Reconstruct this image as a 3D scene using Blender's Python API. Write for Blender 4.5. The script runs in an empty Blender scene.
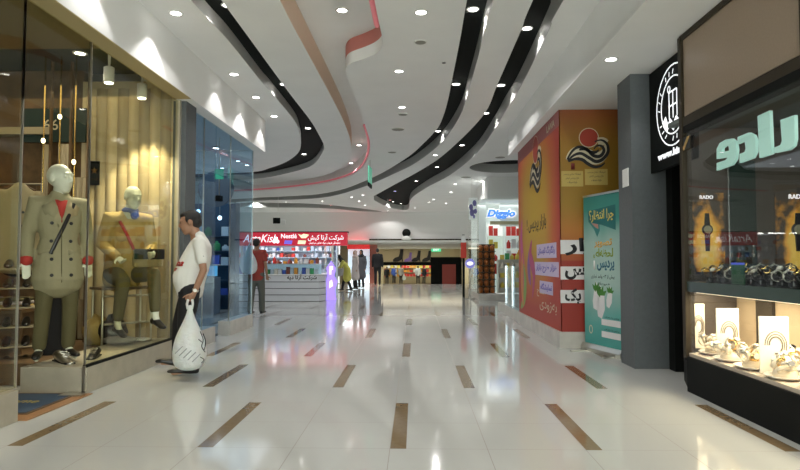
import bpy, bmesh, math, random, unicodedata
from mathutils import Vector, Matrix
random.seed(7)
R = math.radians
S = bpy.context.scene
COL = S.collection

# ------------------------------------------------------------------ camera, world, exposure
F = 607.0; EYE = 1.155; YAW = R(1.367); PIT = R(2.453)
cd = bpy.data.cameras.new('camera'); cam = bpy.data.objects.new('camera', cd); COL.objects.link(cam)
cd.sensor_width = 36; cd.lens = F / 800 * 36; cd.clip_end = 200; cd.clip_start = .05
cam.location = (0, 0, EYE); cam.rotation_euler = (R(90) + PIT, 0, YAW); S.camera = cam
RM = cam.rotation_euler.to_matrix()
w = bpy.data.worlds.new('world'); S.world = w; w.use_nodes = True
w.node_tree.nodes['Background'].inputs[0].default_value = (.80, .86, .80, 1)
w.node_tree.nodes['Background'].inputs[1].default_value = 8.0  # fill light added through the open corridor end behind the camera
S.view_settings.view_transform = 'Standard'; S.view_settings.look = 'None'
S.view_settings.gamma = 1; S.view_settings.use_curve_mapping = False
S.view_settings.exposure = 0.0
DOWN_W = 28      # watts of one ceiling downlight
WHITE = (1.0, .97, .94); COOL = (.85, .92, 1.0); WARM = (1.0, .80, .52)

def area(name, loc, rot, sx, sy, power, col, parent=None):
    l = bpy.data.lights.new(name, 'AREA'); l.shape = 'RECTANGLE'; l.size = sx; l.size_y = sy
    l.energy = power; l.color = col
    o = bpy.data.objects.new(name, l); COL.objects.link(o); o.location = loc; o.rotation_euler = rot
    return o
# shop lighting (large fittings in the shops' own ceilings)
area('shop_light', (-4.2, 6.6, 3.2), (0, 0, 0), 1.6, 2.0, 11, (1, .84, .52))
area('shop_light', (-6.0, 6.0, 3.2), (0, 0, 0), 2.0, 3.0, 7, (1, .80, .48))
area('shop_light', (-4.6, 9.3, 3.02), (0, 0, 0), 2.5, 2.2, 20, (.55, .78, 1))
area('shop_light', (-5.2, 14.0, 3.6), (0, 0, 0), 3.0, 4.0, 40, (.75, .88, 1))
area('kiosk_light', (-4.3, 19.6, 1.98), (0, 0, 0), 4.0, 1.6, 45, (.80, .90, 1))
area('shop_light', (2.7, 19.6, 2.9), (0, 0, 0), 1.8, 1.6, 18, (.95, 1, .97))
area('hall_light', (0, 38, 2.2), (0, 0, 0), 6, 6, 60, (1, .92, .78))
area('hall_light', (0, 50, 2.2), (0, 0, 0), 8, 5, 170, (1, .88, .66))
area('shop_light', (-3.1, 31.6, 2.1), (0, 0, 0), 1.2, 1.2, 45, (.85, .94, 1))

# ------------------------------------------------------------------ geometry helpers
def ray(px, py):
    return RM @ Vector(((px - 400) / F, (235 - py) / F, -1))
def atZ(px, py, z=0.0):
    d = ray(px, py); t = (z - EYE) / d.z; return Vector((d.x * t, d.y * t, z))
def atY(px, py, Y):
    d = ray(px, py); t = Y / d.y; return Vector((d.x * t, Y, EYE + d.z * t))
def atX(px, py, X):
    d = ray(px, py); t = X / d.x; return Vector((X, d.y * t, EYE + d.z * t))

def mat(name, col, rough=.5, metal=0, spec=.5, emit=None, es=0, noise=0, nscale=8, alpha=None, bump=0, coat=0):
    m = bpy.data.materials.new(name); m.use_nodes = True; nt = m.node_tree
    b = nt.nodes['Principled BSDF']
    b.inputs['Base Color'].default_value = (*col, 1); b.inputs['Roughness'].default_value = rough
    b.inputs['Metallic'].default_value = metal; b.inputs['Specular IOR Level'].default_value = spec
    b.inputs['Coat Weight'].default_value = coat
    if emit: b.inputs['Emission Color'].default_value = (*emit, 1); b.inputs['Emission Strength'].default_value = es
    if noise or bump:
        tc = nt.nodes.new('ShaderNodeTexCoord'); n = nt.nodes.new('ShaderNodeTexNoise')
        n.inputs['Scale'].default_value = nscale; n.inputs['Detail'].default_value = 4
        nt.links.new(tc.outputs['Object'], n.inputs['Vector'])
        if noise:
            r = nt.nodes.new('ShaderNodeValToRGB')
            r.color_ramp.elements[0].position = .3; r.color_ramp.elements[1].position = .7
            r.color_ramp.elements[0].color = (*[c * (1 - noise) for c in col], 1)
            r.color_ramp.elements[1].color = (*[min(1, c * (1 + noise)) for c in col], 1)
            nt.links.new(n.outputs[0], r.inputs[0]); nt.links.new(r.outputs[0], b.inputs['Base Color'])
        if bump:
            u = nt.nodes.new('ShaderNodeBump'); u.inputs['Strength'].default_value = bump; u.inputs['Distance'].default_value = .02
            nt.links.new(n.outputs[0], u.inputs['Height']); nt.links.new(u.outputs[0], b.inputs['Normal'])
    return m

def glass_mat(name, tint, gl=(1, 1, 1)):
    m = bpy.data.materials.new(name); m.use_nodes = True; nt = m.node_tree; nt.nodes.clear()
    o = nt.nodes.new('ShaderNodeOutputMaterial'); mx = nt.nodes.new('ShaderNodeMixShader')
    t = nt.nodes.new('ShaderNodeBsdfTransparent'); g = nt.nodes.new('ShaderNodeBsdfGlossy'); 
    # Schlick reflectance from |N.I|, the same on both faces of a thin pane
    ge = nt.nodes.new('ShaderNodeNewGeometry'); dt = nt.nodes.new('ShaderNodeVectorMath'); dt.operation = 'DOT_PRODUCT'
    nt.links.new(ge.outputs['Normal'], dt.inputs[0]); nt.links.new(ge.outputs['Incoming'], dt.inputs[1])
    def q(op, a, b_):
        n = nt.nodes.new('ShaderNodeMath'); n.operation = op
        for i, v in enumerate((a, b_)):
            if isinstance(v, (int, float)): n.inputs[i].default_value = v
            elif v is not None: nt.links.new(v, n.inputs[i])
        return n
    c_ = q('SUBTRACT', 1.0, q('ABSOLUTE', dt.outputs['Value'], None).outputs[0])
    f = q('ADD', q('MULTIPLY', q('POWER', c_.outputs[0], 5.0).outputs[0], .55).outputs[0], .022)
    t.inputs[0].default_value = (*tint, 1); g.inputs[0].default_value = (*gl, 1); g.inputs['Roughness'].default_value = .01
    nt.links.new(f.outputs[0], mx.inputs[0]); nt.links.new(t.outputs[0], mx.inputs[1]); nt.links.new(g.outputs[0], mx.inputs[2])
    nt.links.new(mx.outputs[0], o.inputs[0]); return m

def mesh_obj(name, bm, m, parent=None, smooth=False):
    me = bpy.data.meshes.new(name); bm.normal_update()
    bmesh.ops.recalc_face_normals(bm, faces=bm.faces[:]); bm.to_mesh(me); bm.free()
    if smooth:
        for p in me.polygons: p.use_smooth = True
    o = bpy.data.objects.new(name, me); COL.objects.link(o)
    if m is not None: me.materials.append(m)
    if parent: o.parent = parent
    return o
def tag(o, label=None, cat=None, group=None, kind=None):
    if label: o['label'] = label
    if cat: o['category'] = cat
    if group: o['group'] = group
    if kind: o['kind'] = kind
    return o
def struct(o): o['kind'] = 'structure'; return o
def empty(name, loc=(0, 0, 0), rz=0, label=None, cat=None, group=None):
    o = bpy.data.objects.new(name, None); COL.objects.link(o); o.location = loc; o.rotation_euler = (0, 0, rz)
    o.empty_display_size = .1
    return tag(o, label, cat, group)
def copy_tree(o, parent=None):
    c = o.copy(); COL.objects.link(c); c.parent = parent
    for ch in CH.get(o, [x for x in bpy.data.objects if x.parent == o]):
        copy_tree(ch, c)
    return c
CH = {}

def bx(bm, x0, x1, y0, y1, z0, z1, bev=0):
    mt = Matrix.Translation(((x0 + x1) / 2, (y0 + y1) / 2, (z0 + z1) / 2)) @ Matrix.Diagonal((abs(x1 - x0), abs(y1 - y0), abs(z1 - z0), 1))
    r = bmesh.ops.create_cube(bm, size=1, matrix=mt)
    if bev:
        es = list({e for v in r['verts'] for e in v.link_edges})
        bmesh.ops.bevel(bm, geom=es, offset=bev, segments=2, affect='EDGES', profile=.5)
def box(name, x0, x1, y0, y1, z0, z1, m, parent=None, bev=0):
    bm = bmesh.new(); bx(bm, x0, x1, y0, y1, z0, z1, bev); return mesh_obj(name, bm, m, parent)
def prism(bm, pts, y0, y1, axis='y'):
    """extrude a 2D outline (u,v) between y0 and y1 along an axis: y: (u,y,v)  x: (x,u,v)  z: (u,v,z)"""
    def P(u, v, t): return (u, t, v) if axis == 'y' else (t, u, v) if axis == 'x' else (u, v, t)
    a = [bm.verts.new(P(u, v, y0)) for u, v in pts]; b = [bm.verts.new(P(u, v, y1)) for u, v in pts]
    n = len(pts); bm.faces.new(a); bm.faces.new(b[::-1])
    for i in range(n): bm.faces.new((a[i], a[(i + 1) % n], b[(i + 1) % n], b[i]))
def lathe(bm, prof, c=(0, 0, 0), n=20, mtx=None):
    c = Vector(c); rings = []
    for r, z in prof:
        ring = []
        for k in range(n):
            a = 2 * math.pi * k / n; v = Vector((r * math.cos(a), r * math.sin(a), z))
            if mtx: v = mtx @ v
            ring.append(bm.verts.new(c + v))
        rings.append(ring)
    for i in range(len(rings) - 1):
        for k in range(n):
            bm.faces.new((rings[i][k], rings[i][(k + 1) % n], rings[i + 1][(k + 1) % n], rings[i + 1][k]))
    bm.faces.new(rings[0][::-1]); bm.faces.new(rings[-1])
def loft(bm, secs, n=14):
    """secs: (center, rx, ry, ax, ay) -> closed tube with rounded ends"""
    def ring(c, rx, ry, ax, ay):
        return [bm.verts.new(c + ax * (rx * math.cos(2 * math.pi * k / n)) + ay * (ry * math.sin(2 * math.pi * k / n))) for k in range(n)]
    S2 = []
    def cap(s, t, rev):
        c, rx, ry, ax, ay = s; out = []; d = min(rx, ry)
        for q in (80, 55, 28):
            out.append((c + t * d * math.sin(R(q)) * .9, rx * math.cos(R(q)), ry * math.cos(R(q)), ax, ay))
        return out if not rev else out[::-1]
    t0 = (secs[0][0] - secs[1][0]).normalized(); t1 = (secs[-1][0] - secs[-2][0]).normalized()
    S2 = cap(secs[0], t0, False) + list(secs) + cap(secs[-1], t1, True)
    rs = [ring(*s) for s in S2]
    for i in range(len(rs) - 1):
        for k in range(n):
            bm.faces.new((rs[i][k], rs[i][(k + 1) % n], rs[i + 1][(k + 1) % n], rs[i + 1][k]))
    bm.faces.new(rs[0][::-1]); bm.faces.new(rs[-1])
def tube(bm, pts, rad, n=10, ref=None, flat=1.0):
    pts = [Vector(p) for p in pts]
    if not isinstance(rad, (list, tuple)): rad = [rad] * len(pts)
    secs = []; ax = None
    for i, p in enumerate(pts):
        t = (pts[min(i + 1, len(pts) - 1)] - pts[max(i - 1, 0)]).normalized()
        if ax is None:
            r = Vector(ref) if ref else (Vector((1, 0, 0)) if abs(t.x) < .8 else Vector((0, 1, 0)))
        else: r = ax
        ax = (r - t * r.dot(t)).normalized(); ay = t.cross(ax)
        secs.append((p, rad[i], rad[i] * flat, ax, ay))
    loft(bm, secs, n)
def ellipsoid(bm, c, rx, ry, rz, rot=None):
    m = Matrix.Translation(Vector(c)) @ (rot.to_4x4() if rot else Matrix.Identity(4)) @ Matrix.Diagonal((rx, ry, rz, 1))
    bmesh.ops.create_uvsphere(bm, u_segments=16, v_segments=10, radius=1, matrix=m)
def bake(o):
    dg = bpy.context.evaluated_depsgraph_get(); dg.update()
    me = bpy.data.meshes.new_from_object(o.evaluated_get(dg))
    for p in me.polygons: p.use_smooth = True
    o.modifiers.clear(); o.data = me; return o
def organic(name, bm, m, parent, voxel=.012, it=3):
    o = mesh_obj(name, bm, m, parent, True)
    r = o.modifiers.new('r', 'REMESH'); r.mode = 'VOXEL'; r.voxel_size = voxel; r.use_smooth_shade = True
    s = o.modifiers.new('s', 'SMOOTH'); s.iterations = it; s.factor = .5
    return bake(o)

def crom(pts, closed=True, k=6):
    out = []; n = len(pts)
    for i in range(n if closed else n - 1):
        g = lambda j: pts[j % n] if closed else pts[max(0, min(n - 1, j))]
        p0, p1, p2, p3 = g(i - 1), g(i), g(i + 1), g(i + 2)
        for s in range(k):
            t = s / k
            out.append(tuple(.5 * ((2 * p1[a]) + (-p0[a] + p2[a]) * t + (2 * p0[a] - 5 * p1[a] + 4 * p2[a] - p3[a]) * t * t + (-p0[a] + 3 * p1[a] - 3 * p2[a] + p3[a]) * t ** 3) for a in range(2)))
    if not closed: out.append(tuple(pts[-1]))
    return out

# text -----------------------------------------------------------------
FORMS = {}
for cp in list(range(0xFB50, 0xFDFF)) + list(range(0xFE70, 0xFEFD)):
    d = unicodedata.decomposition(chr(cp)).split()
    if len(d) == 2 and d[0] in ('<isolated>', '<final>', '<initial>', '<medial>'):
        FORMS.setdefault(chr(int(d[1], 16)), {})[d[0][1:-1]] = chr(cp)
def fa(s):
    out = []; jn = lambda c: c in FORMS and 'initial' in FORMS[c]
    for i, c in enumerate(s):
        if c not in FORMS:
            if c != '\u200c': out.append(c)
            continue
        p = i > 0 and jn(s[i - 1]); n = i < len(s) - 1 and s[i + 1] in FORMS and jn(c)
        k = 'medial' if p and n else 'final' if p else 'initial' if n else 'isolated'
        out.append(FORMS[c].get(k) or FORMS[c].get('isolated'))
    return ''.join(reversed(out))
def text(name, s, width, height, origin, right, up, m, parent=None, bold=.0, depth=.004, shear=0, prop=False):
    """flat lettering: origin = lower left corner; right, up unit vectors"""
    c = bpy.data.curves.new('t', 'FONT'); c.body = s; c.offset = bold; c.shear = shear; c.resolution_u = 4
    o = bpy.data.objects.new('t', c); COL.objects.link(o)
    dg = bpy.context.evaluated_depsgraph_get(); dg.update()
    me = bpy.data.meshes.new_from_object(o.evaluated_get(dg)); bpy.data.objects.remove(o); bpy.data.curves.remove(c)
    xs = [v.co.x for v in me.vertices]; ys = [v.co.y for v in me.vertices]
    x0, x1, y0, y1 = min(xs), max(xs), min(ys), max(ys)
    right = Vector(right).normalized(); up = Vector(up).normalized(); nrm = right.cross(up)
    sx = width / (x1 - x0); sy = height / (y1 - y0)
    if prop: sx = sy = min(sx, sy)
    O = Vector(origin)
    for v in me.vertices:
        v.co = O + right * ((v.co.x - x0) * sx) + up * ((v.co.y - y0) * sy)
    bm = bmesh.new(); bm.from_mesh(me); bpy.data.meshes.remove(me)
    r = bmesh.ops.extrude_face_region(bm, geom=bm.faces[:])
    bmesh.ops.translate(bm, verts=[g for g in r['geom'] if isinstance(g, bmesh.types.BMVert)], vec=nrm * depth)
    return mesh_obj(name, bm, m, parent)
def plate(bm, pts, nrm, depth):
    """polygon of 3D points extruded along nrm"""
    a = [bm.verts.new(p) for p in pts]; b = [bm.verts.new(Vector(p) + Vector(nrm) * depth) for p in pts]; n = len(pts)
    bm.faces.new(a); bm.faces.new(b[::-1])
    for i in range(n): bm.faces.new((a[i], a[(i + 1) % n], b[(i + 1) % n], b[i]))
def ribbon(bm, pts, wid, O, right, up, depth):
    """band along a 2D path placed on a plane"""
    right = Vector(right); up = Vector(up); n = right.cross(up); O = Vector(O); L = []; Rr = []
    N = len(pts)
    for i, p in enumerate(pts):
        a = pts[max(i - 1, 0)]; b = pts[min(i + 1, N - 1)]
        t = Vector((b[0] - a[0], b[1] - a[1])).normalized(); q = Vector((-t.y, t.x))
        ww = wid(i / (N - 1)) / 2 if callable(wid) else wid / 2
        for lst, s in ((L, 1), (Rr, -1)):
            x = p[0] + q.x * ww * s; y = p[1] + q.y * ww * s
            lst.append(O + right * x + up * y)
    for i in range(N - 1):
        v = [bm.verts.new(c) for c in (L[i], L[i + 1], Rr[i + 1], Rr[i])]
        u = [bm.verts.new(Vector(c) + n * depth) for c in (L[i], L[i + 1], Rr[i + 1], Rr[i])]
        bm.faces.new(u)
        bm.faces.new((v[0], v[1], u[1], u[0])); bm.faces.new((v[3], v[2], u[2], u[3]))

# ------------------------------------------------------------------ materials
M = {}
M['ceil'] = mat('ceiling_plaster', (.86, .865, .85), .9, noise=.02, nscale=2)
M['black'] = mat('black_paint', (.006, .008, .007), .75, spec=.15)
M['fin'] = mat('channel_wall', (.50, .50, .48), .45)
M['peach'] = mat('painted_peach_glow', (.78, .58, .44), .6)  # warm cove light put into the wall colour
M['redcove'] = mat('painted_red_glow', (.62, .22, .19), .6)  # red glow of the light strips put into the wall colour
M['redled'] = mat('red_led', (.85, .32, .36), .5, emit=(1, .16, .22), es=.12)
M['lens'] = mat('lamp_lens', (1, 1, 1), .5, emit=(1, .97, .92), es=14)
M['lens_blue'] = mat('lamp_lens_violet', (1, 1, 1), .5, emit=(.5, .45, 1), es=6)
M['lens_red'] = mat('lamp_lens_red', (1, 1, 1), .5, emit=(1, .25, .25), es=6)
M['ring'] = mat('lamp_ring', (.75, .75, .72), .4)
M['pillar'] = mat('grey_pillar', (.10, .112, .118), .62, noise=.06, nscale=30)
M['plinth'] = mat('stone_plinth', (.42, .38, .29), .35, noise=.10, nscale=6)
M['plinth2'] = mat('pale_marble', (.52, .50, .45), .3, noise=.14, nscale=5)
M['glass'] = glass_mat('shop_glass', (.93, .93, .84))
M['bglass'] = glass_mat('blue_glass', (.80, .89, .95), (.85, .93, 1))
M['vglass'] = glass_mat('clear_glass', (.95, .96, .95))
M['frame'] = mat('brown_frame', (.040, .030, .018), .5, spec=.2)
M['blackf'] = mat('black_frame', (.005, .006, .0055), .6, spec=.12)
M['beigepan'] = mat('beige_panel', (.33, .245, .175), .35, noise=.05, nscale=60)
M['olive'] = mat('olive_lit_soffit', (.44, .36, .18), .7)  # olive cast of the shop's light put into the soffit colour
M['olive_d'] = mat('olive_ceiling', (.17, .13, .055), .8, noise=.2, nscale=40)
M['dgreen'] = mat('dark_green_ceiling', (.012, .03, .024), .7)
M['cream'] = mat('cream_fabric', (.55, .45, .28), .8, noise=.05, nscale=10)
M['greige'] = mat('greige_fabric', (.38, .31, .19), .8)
M['wood'] = mat('walnut', (.12, .07, .03), .5, noise=.25, nscale=12)
M['white'] = mat('white_paint', (.78, .78, .76), .5)
M['bluewhite'] = mat('cool_white_panel', (.55, .66, .74), .5)
M['navy'] = mat('navy_panel', (.03, .07, .13), .5)
M['chrome'] = mat('polished_steel', (.75, .75, .74), .15, 1)
M['silver'] = mat('brushed_steel', (.6, .58, .52), .3, 1)
M['gold'] = mat('gold', (.85, .6, .22), .25, 1)
M['skin'] = mat('skin', (.36, .19, .115), .55, noise=.06, nscale=20)
M['hair'] = mat('dark_hair', (.012, .010, .009), .55, bump=.6, nscale=90)
M['tee'] = mat('white_cotton', (.74, .73, .68), .85, bump=.35, nscale=9)
M['trouser'] = mat('black_trousers', (.008, .008, .010), .8, bump=.3, nscale=10)
M['leather'] = mat('black_leather', (.012, .011, .011), .28)
M['plaster'] = mat('mannequin_white', (.66, .68, .54), .4)
M['trench'] = mat('beige_trench', (.29, .265, .155), .8, bump=.5, nscale=7)
M['trench2'] = mat('pale_trench', (.33, .27, .145), .8, bump=.5, nscale=7)
M['tan'] = mat('tan_jacket', (.50, .36, .13), .75, bump=.6, nscale=9)
M['khaki'] = mat('khaki_trousers', (.105, .09, .035), .8, bump=.3, nscale=8)
M['red'] = mat('red_cloth', (.42, .035, .025), .8, bump=.3, nscale=8)
M['maroon'] = mat('brick_red_shirt', (.33, .050, .035), .85, bump=.3, nscale=8)
M['greytr'] = mat('grey_green_trousers', (.115, .12, .10), .85, bump=.3, nscale=8)
M['blue'] = mat('blue_scarf', (.06, .08, .34), .7)
M['ink'] = mat('black_ink', (.012, .012, .014), .6)
M['signred'] = mat('sign_red', (.6, .02, .045), .4, emit=(.85, .03, .07), es=.30)
M['signwhite'] = mat('lit_white_letters', (1, 1, 1), .4, emit=(1, .95, 1), es=.9)
M['bag'] = mat('plastic_bag', (.82, .84, .82), .35, bump=.8, nscale=14)
b = M['bag'].node_tree.nodes['Principled BSDF']; b.inputs['Transmission Weight'].default_value = .25; b.inputs['Subsurface Weight'].default_value = .15
def dup(name, col, rough=.6, **k):
    M[name] = mat(name, col, rough, **k); return M[name]

# floor: polished tiles 0.6 m, thin grout, brown inlay strips in a staggered pattern
def floor_mat():
    m = bpy.data.materials.new('polished_floor_tiles'); m.use_nodes = True; nt = m.node_tree; N = nt.nodes; L = nt.links
    b = N['Principled BSDF']; tc = N.new('ShaderNodeTexCoord'); sp = N.new('ShaderNodeSeparateXYZ'); L.new(tc.outputs['Object'], sp.inputs[0])
    def mth(op, a, bb=None, c=None):
        n = N.new('ShaderNodeMath'); n.operation = op
        for i, v in enumerate((a, bb, c)):
            if v is None: continue
            if isinstance(v, (int, float)): n.inputs[i].default_value = v
            else: L.new(v, n.inputs[i])
        return n.outputs[0]
    X = mth('ADD', sp.outputs[0], 60.155); Y = mth('ADD', sp.outputs[1], 36 - 3.79)
    u = mth('DIVIDE', X, .6); k = mth('FLOOR', u); fx = mth('MULTIPLY', mth('FRACT', u), .6)
    odd = mth('MODULO', k, 2)   # k=100 at the middle column -> even
    Ys = mth('SUBTRACT', Y, mth('MULTIPLY', odd, 1.8))
    inl = mth('MULTIPLY', mth('LESS_THAN', fx, .103), mth('LESS_THAN', mth('MODULO', Ys, 3.6), 1.2))
    v = mth('DIVIDE', Y, .6); fy = mth('MULTIPLY', mth('FRACT', v), .6)
    g = mth('MAXIMUM', mth('LESS_THAN', fx, .0045), mth('MULTIPLY', mth('LESS_THAN', fy, .004), mth('SUBTRACT', 1, inl)))
    n1 = N.new('ShaderNodeTexNoise'); n1.inputs['Scale'].default_value = 1.3; n1.inputs['Detail'].default_value = 5
    L.new(tc.outputs['Object'], n1.inputs['Vector'])
    wn = N.new('ShaderNodeTexWhiteNoise'); cb = N.new('ShaderNodeCombineXYZ'); L.new(k, cb.inputs[0]); L.new(mth('FLOOR', v), cb.inputs[1]); L.new(cb.outputs[0], wn.inputs['Vector'])
    val = mth('ADD', mth('MULTIPLY', n1.outputs[0], .10), mth('MULTIPLY', wn.outputs[0], .035))
    def mix(f, a, c):
        n = N.new('ShaderNodeMix'); n.data_type = 'RGBA'
        (L.new(f, n.inputs[0]) if not isinstance(f, (int, float)) else setattr(n.inputs[0], 'default_value', f))
        for i, q in ((6, a), (7, c)):
            if isinstance(q, tuple): n.inputs[i].default_value = (*q, 1)
            else: L.new(q, n.inputs[i])
        return n.outputs[2]
    tile = mix(val, (.53, .535, .51), (.32, .32, .31))
    n2 = N.new('ShaderNodeTexNoise'); n2.inputs['Scale'].default_value = 25; L.new(tc.outputs['Object'], n2.inputs['Vector'])
    brown = mix(n2.outputs[0], (.17, .115, .06), (.25, .18, .10))
    c = mix(inl, tile, brown); c = mix(g, c, (.22, .20, .17))
    L.new(c, b.inputs['Base Color'])
    b.inputs['Roughness'].default_value = .10; b.inputs['Specular IOR Level'].default_value = .5; b.inputs['IOR'].default_value = 1.5
    L.new(mth('ADD', mth('MULTIPLY', g, .4), mth('ADD', mth('MULTIPLY', n1.outputs[0], .06), .05)), b.inputs['Roughness'])
    return m
M['floor'] = floor_mat()

# ------------------------------------------------------------------ SETTING
ZC = 3.70; ZR = 3.95; ZL = 3.86; ZS = 3.20     # ceiling, channel tops, right soffit
EDGE = 30.5                          # the floor steps down here
struct(box('floor', -14, 9, -5, EDGE, -.3, 0, M['floor']))
struct(box('floor', -14, 9, EDGE, 60, -1.3, -1.0, M['floor']))

def cpts(L): return [tuple(atZ(x, y, ZC)[:2]) for x, y in L]
NEAR = -3.2
bandL_in = [(-2.17, NEAR), (-2.17, 2)] + cpts([(191, 0), (228, 40), (260, 80), (271, 92), (294, 120), (299, 132), (301, 143), (298, 153), (286, 162), (270, 168), (252, 172)]) + [(-6.5, 17.55), (-8.5, 17.6)]
bandL_out = [(-8.5, 19.4), (-6.5, 19.3)] + cpts([(230, 180.2), (252, 179), (270, 177), (300, 170), (314, 164), (322, 153), (324, 146), (319, 135), (310, 120), (290, 94), (260, 53), (230, 12)]) + [(-1.88, 2), (-1.88, NEAR)]
bandC_in = [(-1.26, NEAR), (-1.26, 2)] + cpts([(280, 0), (304.5, 47), (330, 94), (344, 122), (351, 143), (350, 156), (340, 168), (322, 176), (290, 181), (253, 185)]) + [(-8.5, 20.5)]
bandC_out = [(-8.5, 22.8)] + cpts([(253, 191), (290, 188), (320, 184), (345, 178), (360, 170), (368, 158), (370, 144), (366, 128), (356, 100), (348, 80), (345.5, 71), (350, 64), (365, 58.5), (376, 53.5), (382, 47), (382, 37), (377, 12)]) + [(-.42, 3), (-.42, NEAR)]
LY0, LY1 = atZ(382, 37, ZC).y, atZ(346, 74, ZC).y
bandM_in = [(.49, NEAR), (.49, 2)] + cpts([(467, 0), (460, 40), (452, 80), (448, 100), (443, 117), (437, 129), (424, 143), (408, 157), (382, 173), (360, 183), (340, 190), (310, 195), (252, 198)]) + [(-8.8, 25.5)]
bandM_out = [(-8.8, 26.6)] + cpts([(252, 201), (320, 198), (360, 188), (400, 171), (420, 160), (442, 142), (460, 116), (469, 89), (480, 50), (488, 18)]) + [(.76, 2), (.76, NEAR)]
bandR_in = [(1.17, NEAR), (1.17, 2)] + cpts([(533, 0), (522, 28), (509, 58), (496, 88), (488, 108), (476, 124), (456, 144), (437, 160), (416, 173), (392, 186), (374, 196)])
bandR_out = cpts([(374, 200), (383, 205), (396, 209.3), (408, 209.3), (411, 199), (426, 188), (450, 175), (476, 154), (494, 130), (505, 112), (520, 88), (549, 30), (560, 6)]) + [(1.50, 2), (1.50, NEAR)]
oval = [(2.55 + 1.05 * math.cos(a), 16.4 + 1.1 * math.sin(a)) for a in [2 * math.pi * k / 20 for k in range(20)]]
farS = cpts([(240, 203), (300, 203.3), (340, 206), (382, 211.5), (360, 211.3), (320, 208), (240, 207)])
def smooth_loop(L):
    a, c = L
    return crom(a, False, 5) + crom(c, False, 5)
loops = {'L': smooth_loop((bandL_in, bandL_out)), 'C': smooth_loop((bandC_in, bandC_out)),
         'M': smooth_loop((bandM_in, bandM_out)), 'R': smooth_loop((bandR_in, bandR_out)),
         'O': crom(oval, True, 2), 'F': crom(farS, True, 4)}
def fill2d(polys, z):
    c = bpy.data.curves.new('c', 'CURVE'); c.dimensions = '2D'; c.fill_mode = 'BOTH'
    for P in polys:
        s = c.splines.new('POLY'); s.points.add(len(P) - 1)
        for q, p in zip(s.points, P): q.co = (p[0], p[1], 0, 1)
        s.use_cyclic_u = True
    o = bpy.data.objects.new('c', c); COL.objects.link(o)
    dg = bpy.context.evaluated_depsgraph_get(); dg.update()
    me = bpy.data.meshes.new_from_object(o.evaluated_get(dg)); bpy.data.objects.remove(o)
    bm = bmesh.new(); bm.from_mesh(me)
    for v in bm.verts: v.co.z = z
    return bm
XL, XR = -2.70, 1.82
YB = 10.85; YS = 11.75
outline = [(XL, -4.9), (XR, -4.9), (XR, YS), (8.5, YS), (8.5, 32), (-10.5, 32), (-10.5, YB), (XL, YB)]
clip = {}
bm = fill2d([outline] + list(loops.values()), ZC)
struct(mesh_obj('ceiling', bm, M['ceil']))
# slab above so that nothing leaks: the lid over all channels
struct(box('ceiling', -14, 9, -5, 32.2, 4.10, 4.2, M['ceil']))
for i, k in enumerate(loops):
    P = loops[k]; top = {'C': ZR + .08, 'L': ZL, 'M': ZR - .03}.get(k, ZR)
    bm = bmesh.new(); n = len(P)
    a = [bm.verts.new((p[0], p[1], ZC)) for p in P]; c = [bm.verts.new((p[0], p[1], top)) for p in P]
    for j in range(n): bm.faces.new((a[j], a[(j + 1) % n], c[(j + 1) % n], c[j]))
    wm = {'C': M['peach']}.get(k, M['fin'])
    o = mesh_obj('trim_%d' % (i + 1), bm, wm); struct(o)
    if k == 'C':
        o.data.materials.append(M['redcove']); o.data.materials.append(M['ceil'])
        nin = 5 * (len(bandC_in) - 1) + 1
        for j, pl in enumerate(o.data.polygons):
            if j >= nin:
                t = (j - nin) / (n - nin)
                # red glow painted on the short return wall, the rest of this side white
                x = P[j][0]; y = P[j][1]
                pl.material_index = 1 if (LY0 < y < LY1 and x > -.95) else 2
        # white lower lip in front of the red return wall
        lip = [(p[0], p[1]) for p in P[nin:] if LY0 < p[1] < LY1 and p[0] > -.97]
        bm = bmesh.new()
        for q in range(len(lip) - 1):
            (xa, ya), (xb, yb) = lip[q], lip[q + 1]
            plate(bm, [(xa, ya - .004, ZC), (xb, yb - .004, ZC), (xb, yb - .004, ZC + .15), (xa, ya - .004, ZC + .15)], (0, 1, 0), .003)
        struct(mesh_obj('trim_9', bm, M['ceil']))
    cap = mesh_obj('trim_%d' % (i + 11), fill2d([P], top - .002), M['ceil'] if k == 'C' else M['black']); struct(cap)
# bulkheads
def band(name, x0, x1, y0, y1, z0, z1, m): return struct(box(name, x0, x1, y0, y1, z0, z1, m))
bm = bmesh.new(); bx(bm, -2.9, XL, -5, YB, 3.12, 4.0)
wl = struct(mesh_obj('wall_left', bm, M['ceil']))
bm = bmesh.new(); bx(bm, -2.90, XL - .002, -5, 7.2, 3.112, 3.121); struct(mesh_obj('trim_21', bm, M['olive']))
band('wall_left_return', -10.5, -2.9, YB - .15, YB, 3.12, 4.0, M['ceil'])
band('ceiling', XR, 9, -5, YS, ZS, ZS + .06, M['ceil'])
band('wall_right_bulkhead', XR, XR + .06, -5, YS, ZS + .03, 4.0, M['ceil'])
band('wall_right_return', XR, 9, YS - .06, YS, ZS + .03, 4.0, M['ceil'])
band('wall_left_far', -10.6, -10.5, YB - .1, 32, 0, 4.0, M['white'])
band('wall_right_far', 8.5, 8.6, 8, 32, 0, 4.0, M['white'])
band('wall_back', -10.5, 8.5, 31.5, 31.7, 2.25, 4.0, M['white'])
band('wall_back_left', -10.5, -3.9, 31.5, 31.7, 0, 2.25, M['white'])
band('wall_back_right', 3.2, 8.5, 31.5, 31.7, 0, 2.25, M['white'])
band('trim_22', -2.35, 3.6, 31.38, 31.5, 2.22, 2.30, M['frame'])
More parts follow.
